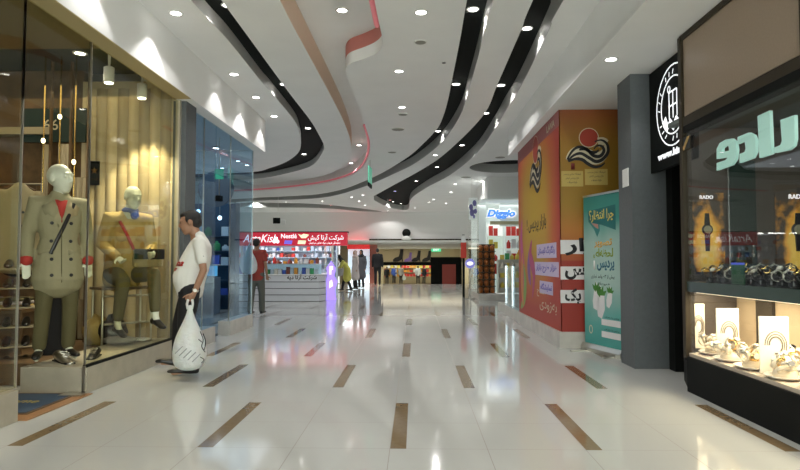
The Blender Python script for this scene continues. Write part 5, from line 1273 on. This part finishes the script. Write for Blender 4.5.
bm = bmesh.new(); loftz(bm, [(.80, -.10, .12, .16), (.9, -.11, .12, .16)]); leg_cloth(bm, JS, 'l', (.10, .085, .068, .062, .058), .03); leg_cloth(bm, JS, 'r', (.10, .085, .068, .062, .058), .03); organic('trousers', bm, M['khaki'], mq, .014, 3)
for s_ in 'lr': shoe(mq, V(*JS['an' + s_]), V(*JS['to' + s_]), M['leather'])

# --- seated mannequin -------------------------------------------------------------------
JT = pose(head=(0, -.23, 1.52), gaze=(.15, -1, -.15), neck=(0, -.15, 1.37), chest=(0, -.08, 1.16), pelvis=(0, .05, .76), hs=1.08,
          shl=(.185, -.12, 1.30), ell=(.24, -.12, 1.03), wrl=(.13, -.34, .93), hdl=(-.4, -1, -.1), shr=(-.185, -.12, 1.30), elr=(-.25, -.10, 1.03), wrr=(-.17, -.30, .90),
          hpl=(.10, .0, .73), knl=(.14, -.44, .73), anl=(.13, -.52, .32), tol=(.13, -.60, .22), hpr=(-.10, .0, .73), knr=(-.14, -.38, .66), anr=(-.16, -.30, .24), tor=(-.16, -.42, .14))
ms, f_, u_, l_ = person('mannequin', (-3.38, 6.98, PZ - .03), R(46), 1.10, JT, {}, 'seated white mannequin in a tan jacket and khaki trousers on a metal bench', cat='mannequin', skin='plaster', voxel=.009)
bm = bmesh.new(); loftz(bm, [(.68, -.15, .19, .20), (.82, -.17, .16, .19), (1.0, -.20, .09, .18), (1.16, -.215, .06, .20), (1.27, -.22, .03, .185), (1.33, -.20, -.02, .12), (1.37, -.19, -.06, .08)])
for s_ in 'lr': arm_cloth(bm, JT, s_, (.080, .085, .072, .064, .056, .050), .92)
jk = organic('tan_jacket', bm, M['tan'], ms, .012, 3)
dg = bpy.context.evaluated_depsgraph_get(); dg.update()
bm = bmesh.new(); tube(bm, [on_front(jk, x, z, .006) for x, z in [(-.12, 1.27), (-.06, 1.16), (.0, 1.04), (.06, .92)]], .016, 8, flat=.4); mesh_obj('red_strap', bm, M['red'], jk, True)
bm = bmesh.new(); ellipsoid(bm, (0, -.16, 1.39), .085, .085, .04); ellipsoid(bm, (.02, -.23, 1.34), .045, .03, .05); organic('blue_scarf', bm, M['blue'], ms, .01, 2)
for x in (-.09, .09): patch(jk, [(x - .05, 1.16), (x + .05, 1.16), (x + .05, 1.08), (x, 1.06), (x - .05, 1.08)], M['tan'], 'chest_pocket')
bm = bmesh.new(); loft(bm, [(V(0, .05, .68), .16, .13, V(1, 0, 0), V(0, 1, 0)), (V(0, .05, .78), .16, .13, V(1, 0, 0), V(0, 1, 0))], 14)
for s_ in 'lr': leg_cloth(bm, JT, s_, (.105, .092, .072, .062, .052), .06)
organic('trousers', bm, M['khaki'], ms, .014, 3)
for s_ in 'lr': shoe(ms, V(*JT['an' + s_]), V(*JT['to' + s_]), M['leather'])
w0 = ms.matrix_basis @ V(.12, -.34, .80)
t = empty('shoulder_bag', tuple(w0), R(40), 'tan and black flap shoulder bag on the lap of the seated mannequin', 'bag')
bm = bmesh.new(); bx(bm, -.16, .16, -.05, .05, 0, .20, .02); mesh_obj('bag_body', bm, M['trench2'], t)
bm = bmesh.new(); bx(bm, -.165, .165, -.062, -.050, .09, .205, .005); mesh_obj('flap', bm, M['leather'], t)
bm = bmesh.new(); lathe(bm, [(.02, 0), (.02, .01)], (0, -.062, .11), 12, Matrix.Rotation(R(90), 3, 'X')); mesh_obj('clasp', bm, M['silver'], t)
# bench
SZ = .66
t = empty('metal_bench', (-3.38, 6.98, .20), R(46), 'thin tubular metal bench under the seated mannequin', 'bench')
box('seat', -.30, .30, -.18, .20, SZ - .03, SZ, M['wood'], t)
for (x, y) in ((-.27, -.15), (.27, -.15), (-.27, .17), (.27, .17)):
    bm = bmesh.new(); tube(bm, [(x, y, .0), (x, y, SZ - .03)], .014, 8); mesh_obj('leg', bm, M['silver'], t, True)
bm = bmesh.new(); tube(bm, [(-.27, -.15, .25), (.27, -.15, .25)], .012, 8); mesh_obj('stretcher', bm, M['silver'], t, True)
bm = bmesh.new(); tube(bm, [(-.27, -.16, .56), (.27, -.16, .56)], .012, 8); mesh_obj('stretcher', bm, M['silver'], t, True)

# ------------------------------------------------------------------ LEFT SHOP DISPLAY
# pleated curtain panels on the divider
random.seed(4)
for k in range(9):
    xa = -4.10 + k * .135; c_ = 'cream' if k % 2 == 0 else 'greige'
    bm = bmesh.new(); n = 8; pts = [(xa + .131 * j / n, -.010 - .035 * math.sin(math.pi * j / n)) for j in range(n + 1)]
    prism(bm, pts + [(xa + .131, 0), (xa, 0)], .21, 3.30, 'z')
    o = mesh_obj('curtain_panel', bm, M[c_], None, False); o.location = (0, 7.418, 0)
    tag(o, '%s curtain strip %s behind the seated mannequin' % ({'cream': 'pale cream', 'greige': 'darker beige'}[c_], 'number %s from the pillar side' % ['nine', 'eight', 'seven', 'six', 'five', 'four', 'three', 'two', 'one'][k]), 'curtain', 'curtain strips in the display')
t = empty('star_poster', (atY(94, 172, 7.36).x, 7.37, atY(94, 185, 7.36).z), 0, 'small black poster with a golden star hanging on the curtain edge', 'poster')
box('board', -.065, .065, 0, .015, 0, .30, M['blackf'], t); bm = bmesh.new()
plate(bm, [(.05 * (1 if k % 2 == 0 else .42) * math.sin(k * math.pi / 5), -.001, .18 + .05 * (1 if k % 2 == 0 else .42) * math.cos(k * math.pi / 5)) for k in range(10)], (0, -1, 0), .004); mesh_obj('star', bm, M['gold'], t)
text('lettering', 'STYLE', .09, .02, (-.045, -.001, .06), X1, U1, M['gold'], t, depth=.002)
# track spots
def spot(px, py, Y, label, glow):
    p = atY(px, py, Y); t = empty('track_spotlight', (p.x, Y, 3.4 if Y < 6.25 else 3.55), 0, label, 'spotlight', None); z = p.z - t.location.z
    bm = bmesh.new(); lathe(bm, [(.06, 0), (.06, -.02), (.02, -.03), (.012, z + .10)], n=14); mesh_obj('mount', bm, M['white'], t, True)
    bm = bmesh.new(); lathe(bm, [(.04, z + .09), (.055, z + .08), (.055, z - .08), (.045, z - .085)], n=16); mesh_obj('lamp_can', bm, M['white'], t, True)
    bm = bmesh.new(); lathe(bm, [(.043, z - .088), (.043, z - .092)], n=16); mesh_obj('lens', bm, M['lens'] if glow else M['ring'], t)
    if glow:
        l = bpy.data.lights.new('lamp', 'SPOT'); l.energy = glow; l.color = (1, .90, .62); l.spot_size = R(70); l.spot_blend = .4; l.shadow_soft_size = .04
        o = bpy.data.objects.new('lamp', l); COL.objects.link(o); o.parent = t; o.location = (0, 0, z - .12)
        return o
    return None
def aim(o, target):
    if not o: return
    d = Vector(target) - (o.parent.location + o.location); o.rotation_euler = d.to_track_quat('-Z', 'Y').to_euler()
aim(spot(109, 75, 6.45, 'white can spotlight hanging behind the glass, left of two', 130), (-3.32, 5.62, 1.75))
aim(spot(142, 91, 7.0, 'glowing white can spotlight behind the glass, right of two', 170), (-3.35, 7.2, 1.3))
# tall gold stanchions / hanging tubes
for i, (px, lb) in enumerate([(44, 'left'), (60, 'middle'), (75, 'right')]):
    p = atY(px, 130, 6.9); t = empty('hanging_rod', (p.x, 6.9, 0.2), 0, 'slim brass rod with a small warm bulb, the %s of three' % lb, 'lamp', None)
    bm = bmesh.new(); tube(bm, [(0, 0, 0), (0, 0, 3.34)], .009, 6); mesh_obj('rod', bm, M['gold'], t, True)
    bm = bmesh.new(); ellipsoid(bm, (0, -.01, 2.35 - .25 * (i == 2) + .28 * (i == 1)), .022, .022, .03); mesh_obj('bulb', bm, mat('warm_bulb', (1, .9, .6), .4, emit=(1, .85, .45), es=5), t, True)
# columns with striped cloth behind the standing mannequin
for i, (px0, px1, lb) in enumerate([(41, 48, 'left'), (57, 68, 'middle'), (72, 86, 'right')]):
    a_, c_ = atY(px0, 200, 7.1), atY(px1, 200, 7.1)
    t = empty('fabric_banner', ((a_.x + c_.x) / 2, 7.1, .2), 0, 'beige hanging cloth with a red and green stripe, the %s of three' % lb, 'banner', None); h_ = (c_.x - a_.x) / 2
    top_ = [2.35, 2.35, 1.95][i]
    bm = bmesh.new(); pts = [(-h_ + 2 * h_ * j / 8, .012 * math.sin(j * 1.7)) for j in range(9)]; prism(bm, pts + [(h_, .03), (-h_, .03)], .5, top_, 'z'); mesh_obj('cloth', bm, M['greige'], t)
    box('dark_border', h_, h_ + .02, -.01, .03, 0, 3.35, M['wood'], t)
    box('red_stripe', -h_, h_, -.022, -.014, 1.62, 1.67, M['red'], t); box('green_stripe', -h_, h_, -.022, -.014, 1.67, 1.70, dup('stripe_green', (.02, .10, .05), .7), t)
nb = atY(52, 122, 7.3); t = empty('number_sign', (nb.x, 7.3, nb.z - .25), 0, 'dark board with pale numerals 66 high inside the left shop', 'sign')
box('board', -.35, .42, 0, .03, 0, .42, M['dgreen'], t); text('numerals', '66', .18, .13, (-.10, -.004, .15), X1, U1, M['pcream'], t, bold=.0)
cb_ = atY(20, 120, 7.25); t = empty('wall_header', (-5.4, 7.25, 0), 0, 'pale lit header ledge across the back of the left shop', 'ledge')
box('ledge', -2.4, .95, 0, .15, atY(20, 134, 7.25).z, atY(20, 127, 7.25).z, M['greige'], t)
# dark wardrobe of hanging clothes at the back
t = empty('clothes_rail', (-5.1, 6.95, 0), 0, 'dark rail of clothes at the far left back of the shop', 'rail')
bm = bmesh.new(); tube(bm, [(-.6, 0, 2.05), (.75, 0, 2.05)], .012, 8); tube(bm, [(-.6, 0, 0), (-.6, 0, 2.05)], .012, 8); tube(bm, [(.75, 0, 0), (.75, 0, 2.05)], .012, 8); mesh_obj('frame', bm, M['silver'], t, True)
cl = [('black_coat', 'black'), ('olive_coat', 'olive'), ('grey_coat', 'grey'), ('khaki', 'khaki'), ('tan', 'tan'), ('trouser', 'deep black')]
def garment(name, loc, rz, m, label, w_=.22, h_=.85, dp=.06, group=None, cat='coat', buttons=False, sleeves=True):
    t = empty(name, loc, rz, label, cat, group)
    bm = bmesh.new()
    loft(bm, [(V(0, 0, -h_), w_ * 1.15, dp * 1.5, V(1, 0, 0), V(0, 1, 0)), (V(0, 0, -h_ * .55), w_, dp * 1.3, V(1, 0, 0), V(0, 1, 0)), (V(0, 0, -.18), w_ * .95, dp * 1.2, V(1, 0, 0), V(0, 1, 0)), (V(0, 0, -.07), w_ * .75, dp, V(1, 0, 0), V(0, 1, 0)), (V(0, 0, 0), w_ * .3, dp * .8, V(1, 0, 0), V(0, 1, 0))], 18)
    if sleeves:
        for s_ in (-1, 1): tube(bm, [(s_ * w_ * .75, 0, -.09), (s_ * w_ * 1.12, -.01, -.22), (s_ * w_ * 1.2, -.03, -.62)], [.06, .06, .05], 12)
    g_ = organic('cloth', bm, M[m], t, .016, 2)
    if buttons:
        dg = bpy.context.evaluated_depsgraph_get(); dg.update()
        for z in (-.28, -.42, -.56, -.70):
            p = on_front(g_, .03, z, .002); bm = bmesh.new(); lathe(bm, [(.014, 0), (.012, .006)], p, 10, Matrix.Rotation(R(90), 3, 'X')); mesh_obj('button', bm, M['ink'], g_)
    bm = bmesh.new(); tube(bm, [(-w_ * .6, 0, -.03), (0, 0, .03), (w_ * .6, 0, -.03)], .008, 6); tube(bm, [(0, 0, .03), (0, 0, .10), (.03, 0, .13)], .004, 6); mesh_obj('hanger', bm, M['wood'], t, True)
    return t
cx_ = atY(20, 190, 6.3)
garment('trench_coat', (cx_.x, 6.3, cx_.z + .04), R(35), 'trench2', 'pale beige trench coat with dark buttons hanging left of the standing mannequin', .22, .85, .06, buttons=True)
for k in range(7):
    mname, cn = cl[k % 6]
    garment('hanging_garment', (-5.55 + k * .19, 6.95, 1.93), R(75), mname, '%s garment on the far left rail, %s along it' % (cn, ['first', 'second', 'third', 'fourth', 'fifth', 'sixth', 'seventh'][k]), .18, .7 + .1 * (k % 3), .045, 'garments on the far left rail', 'garment', sleeves=False)
tr = atY(42, 283, 5.9); garment('hanging_trousers', (tr.x - .05, 6.22, 1.02), R(40), 'trouser', 'long black skirt hanging behind the trench coat mannequin', .15, .78, .07, None, 'skirt', sleeves=False)
# tower of dark shoes at left
tw = atY(14, 300, 5.9); t = empty('shoe_tower', (tw.x, 5.95, 0), R(30), 'tall narrow rack of dark shoes at the left edge of the display', 'rack')
for s_ in (-.17, .17): box('post', s_ - .012, s_ + .012, -.01, .01, 0, 1.18, M['wood'], t)
for r_ in range(6):
    box('rack_shelf', -.17, .17, -.10, .10, .12 + r_ * .19, .135 + r_ * .19, M['greige'], t)
mb = t.matrix_basis
for r_ in range(6):
    for c_ in (-.08, .08):
        q = empty('display_shoe', tuple(Matrix.Translation(t.location) @ Matrix.Rotation(R(30), 4, 'Z') @ V(c_, .04, .137 + r_ * .19)), R(30), 'black shoe on the %s shelf of the narrow rack, %s' % (['lowest', 'second', 'third', 'fourth', 'fifth', 'top'][r_], 'left' if c_ < 0 else 'right'), 'shoe', 'shoes on the narrow rack')
        if r_ == 0 and c_ < 0: so = shoe(q, V(0, .02, .075), V(0, -.15, .0), M['leather'], name='upper'); 
        else: sc_ = so.copy(); COL.objects.link(sc_); sc_.parent = q
# silver shoes and black shoes standing in the window
def wshoe(px, py, rz, m, label, Y=5.5, s=1.25):
    g = atZ(px, py, PZ - .01); q = empty('display_shoe', (g.x, g.y, PZ - .01), rz, label, 'shoe'); q.scale = (s,) * 3
    so_ = shoe(q, V(0, .05, .085), V(0, -.15, .0), m, name='upper')
    bm = bmesh.new(); bx(bm, -.035, .035, -.16, .10, 0, .012, .004); mesh_obj('sole', bm, M['ink'], q)
    bm = bmesh.new()
    for k in range(4): tube(bm, [(-.025, -.02 - .028 * k, .078 - .009 * k), (.025, -.03 - .028 * k, .078 - .009 * k)], .004, 6)
    mesh_obj('laces', bm, M['silver'], q, True)
wshoe(62, 362, R(50), M['silver'], 'shiny silver lace-up shoe at the foot of the standing mannequin')
wshoe(95, 357, R(15), M['leather'], 'black polished shoe right beside the window seam', s=1.1)
# crumpled bags and cloths on the display floor
random.seed(9)
for i, (px, py, r_, m_, lb, ct) in enumerate([(120, 343, .17, 'light_grey', 'crumpled grey cloth on the display floor below the bench', 'cloth'), (134, 336, .15, 'white_coat', 'folded pale paper sheet lying under the seated mannequin', 'paper'), (108, 330, .16, 'leather', 'dark leather handbag standing under the bench', 'bag'), (96, 318, .15, 'tan', 'tan leather bag behind the dark handbag under the bench', 'bag')]):
    g = [atY(120, py, 6.75), atY(136, py, 7.0), atY(112, py, 6.9), atY(98, py, 6.9)][i]; bm = bmesh.new(); bmesh.ops.create_icosphere(bm, subdivisions=3, radius=1)
    hs = [.28, .12, 1.1, 1.2][i]
    for v in bm.verts:
        k = 1 + .18 * math.sin(v.co.x * 5 + i) * math.cos(v.co.y * 6) + .10 * math.sin(v.co.z * 9 + v.co.x * 7)
        v.co = V(v.co.x * k * r_, v.co.y * k * r_ * .7, max(0, v.co.z * k * r_ * hs + r_ * hs * .8))
    o = mesh_obj({'cloth': 'crumpled_cloth', 'paper': 'paper_sheet', 'bag': 'handbag'}[ct], bm, M[m_], None, True); o.location = (g.x, g.y, .236 if g.x > -3.45 else .20); tag(o, lb, ct)
# crate of folded shirts behind
t = empty('display_table', (-4.4, 6.35, 0), R(10), 'low dark wooden table with folded shirts in the left shop', 'table')
box('tabletop', -.35, .35, -.3, .3, .62, .66, M['wood'], t)
for (x, y) in ((-.32, -.27), (.32, -.27), (-.32, .27), (.32, .27)): box('leg', x - .025, x + .025, y - .025, y + .025, 0.2, .62, M['wood'], t)
for k in range(6):
    o = box('folded_shirt', -.13, .13, -.16, .16, 0, .035, M[['white_coat', 'trench2', 'grey_coat', 'tan', 'pale_coat', 'khaki'][k]], None, bev=.012); o.location = (-4.4 + (-.17 if k < 3 else .17), 6.35, .661 + (k % 3) * .037); o.rotation_euler = (0, 0, R(10))
    tag(o, 'folded %s shirt, %s of its pile on the dark table' % (['white', 'pale beige', 'dark grey', 'tan', 'blush', 'khaki'][k], ['lowest', 'middle', 'topmost'][k % 3]), 'shirt', 'folded shirts')
# entrance floor and mat
struct(box('floor_entrance', -3.6, -2.80, 4.37, 5.27, .001, .006, dup('terracotta_tile', (.34, .17, .07), .4, noise=.15, nscale=6)))
mt = empty('entrance_mat', (-3.35, 4.86, .007), R(0), 'dark entrance mat with yellow lettering in the left doorway', 'mat')
box('mat_pile', -.24, .42, -.30, .34, 0, .008, M['navy'], mt); box('mat_border', -.27, .45, -.33, .37, 0, .005, M['wood'], mt)
text('mat_lettering', 'Welcome', .5, .12, (-.2, 0, .0085), (1, 0, 0), (0, 1, 0), dup('mat_yellow', (.5, .38, .1), .8), mt, depth=.001)
struct(box('trim_38', -3.02, -2.84, 5.12, 5.262, .001, .02, M['silver']))

# ------------------------------------------------------------------ BLUE SHOP INTERIOR
shelf_unit('glass_shelf', -6.9, -4.3, 10.2, 10.5, [.5, .9, 1.3, 1.7], 'long pale blue shelf of small goods inside the blue shop', M['bluewhite'], .9, where='the blue shop back shelf', cell=.18, hmax=.26, cols=(8, 8, 1, 9, 4), topz=2.1)
t = empty('lit_case', (-4.25, 9.75, 0), 0, 'glass case glowing green and blue inside the blue shop', 'display case')
box('cabinet', -.45, .45, -.2, .2, 0, .55, M['navy'], t); box('lit_panel', -.42, .42, .15, .18, .56, 1.25, mat('green_case_glow', (.1, .5, .4), .4, emit=(.12, .55, .35), es=.5), t); box('glass_front', -.44, .44, -.2, -.19, .55, 1.27, M['vglass'], t); box('case_top', -.45, .45, -.2, .2, 1.27, 1.29, M['silver'], t)
t = empty('lit_case', (-3.7, 8.25, 0), 0, 'second small glass case glowing blue, just behind the person in white', 'display case')
box('cabinet', -.35, .35, -.2, .2, 0, .85, M['navy'], t); box('lit_panel', -.32, .32, .15, .18, .86, 1.35, mat('blue_case_glow', (.1, .3, .6), .4, emit=(.15, .4, .9), es=.5), t); box('case_top', -.35, .35, -.2, .2, 1.36, 1.38, M['silver'], t)
dc = atY(216, 189, 9.9); t = empty('round_hanging_sign', (dc.x, 9.9, dc.z), 0, 'large round grey translucent disc hanging inside the blue shop', 'sign')
bm = bmesh.new(); lathe(bm, [(.29, -.01), (.30, 0), (.29, .01)], n=36, mtx=Matrix.Rotation(R(90), 3, 'X')); mesh_obj('disc', bm, dup('disc_grey', (.07, .10, .14), .4), t)
bm = bmesh.new(); tube(bm, [(0, 0, .29), (0, 0, 3.14 - dc.z)], .005, 6); mesh_obj('wire', bm, M['silver'], t)
ec = atY(219, 174, 9.6); t = empty('exit_sign', (ec.x, 9.6, ec.z), R(0), 'small green exit sign hanging in front of the grey disc', 'exit sign')
box('panel', -.07, .07, 0, .02, -.08, .08, mat('exit_green_panel', (.02, .22, .14), .4, emit=(.08, .75, .45), es=.18), t); bm = bmesh.new(); tube(bm, [(0, .01, .09), (0, .01, 3.14 - ec.z)], .004, 6); mesh_obj('wire', bm, M['silver'], t)
sc = empty('ceiling_camera', (atY(219, 197, 9.7).x, 9.7, 3.14), 0, 'small dark camera on a drop pole inside the blue shop', 'camera')
zc_ = atY(219, 197, 9.7).z - 3.14
bm = bmesh.new(); tube(bm, [(0, 0, 0), (0, 0, zc_)], .008, 6); mesh_obj('pole', bm, M['silver'], sc); box('body', -.05, .05, -.08, .05, zc_ - .07, zc_ + .02, M['blackf'], sc, bev=.01)

# ------------------------------------------------------------------ BLUE LIT BOOTH IN THE HALL, SEEN THROUGH THE BLUE SHOP
shelf_unit('booth_shelf', -7.2, -4.25, 14.3, 14.65, [.35, .7, 1.05, 1.4, 1.75], 'tall blue lit shelf wall seen through the blue glass', M['navy'], .85, where='the blue lit wall', cell=.21, hmax=.26, cols=(8, 1, 8, 1, 9, 4, 8), topz=2.55)
for k in range(6):
    x = -7.0 + k * .5
    t = empty('pendant_lamp', (x, 13.9, ZC + .0), 0, 'tiny cool pendant lamp before the blue shelf wall, %s from the left' % ['first', 'second', 'third', 'fourth', 'fifth', 'sixth'][k], 'lamp', 'pendants before the blue shelf wall')
    zz_ = [-1.35, -1.6, -1.45, -1.7, -1.4, -1.55][k]
    bm = bmesh.new(); tube(bm, [(0, 0, .02), (0, 0, zz_)], .006, 6); mesh_obj('cord', bm, M['silver'], t)
    bm = bmesh.new(); ellipsoid(bm, (0, 0, zz_), .045, .045, .05); mesh_obj('bulb', bm, mat('cool_bulb', (1, 1, 1), .4, emit=(.75, .9, 1), es=5), t, True)
t = empty('booth_counter', (-4.9, 13.3, 0), 0, 'dark blue counter with a glowing glass top seen through the blue glass', 'counter')
box('cabinet', -1.6, .55, -.25, .25, 0, .8, M['navy'], t); box('glow_panel', -1.55, .5, .15, .18, .82, 1.05, mat('booth_glow', (.1, .35, .5), .4, emit=(.15, .5, .8), es=.7), t); box('counter_top', -1.6, .55, -.25, .25, 1.06, 1.08, M['silver'], t); box('front_glass', -1.6, .55, -.25, -.24, .8, 1.06, M['vglass'], t)
bb_ = empty('booth_pillar', (-4.95, 15.2, 0), 0, 'dark blue square booth pillar standing left of the red sign', 'pillar')
box('shaft', -.2, .2, -.2, .2, 0, 3.0, M['navy'], bb_); box('lit_band', -.205, .205, -.205, -.2, 1.6, 2.3, mat('pillar_glow', (.1, .3, .6), .4, emit=(.2, .5, 1), es=.4), bb_)
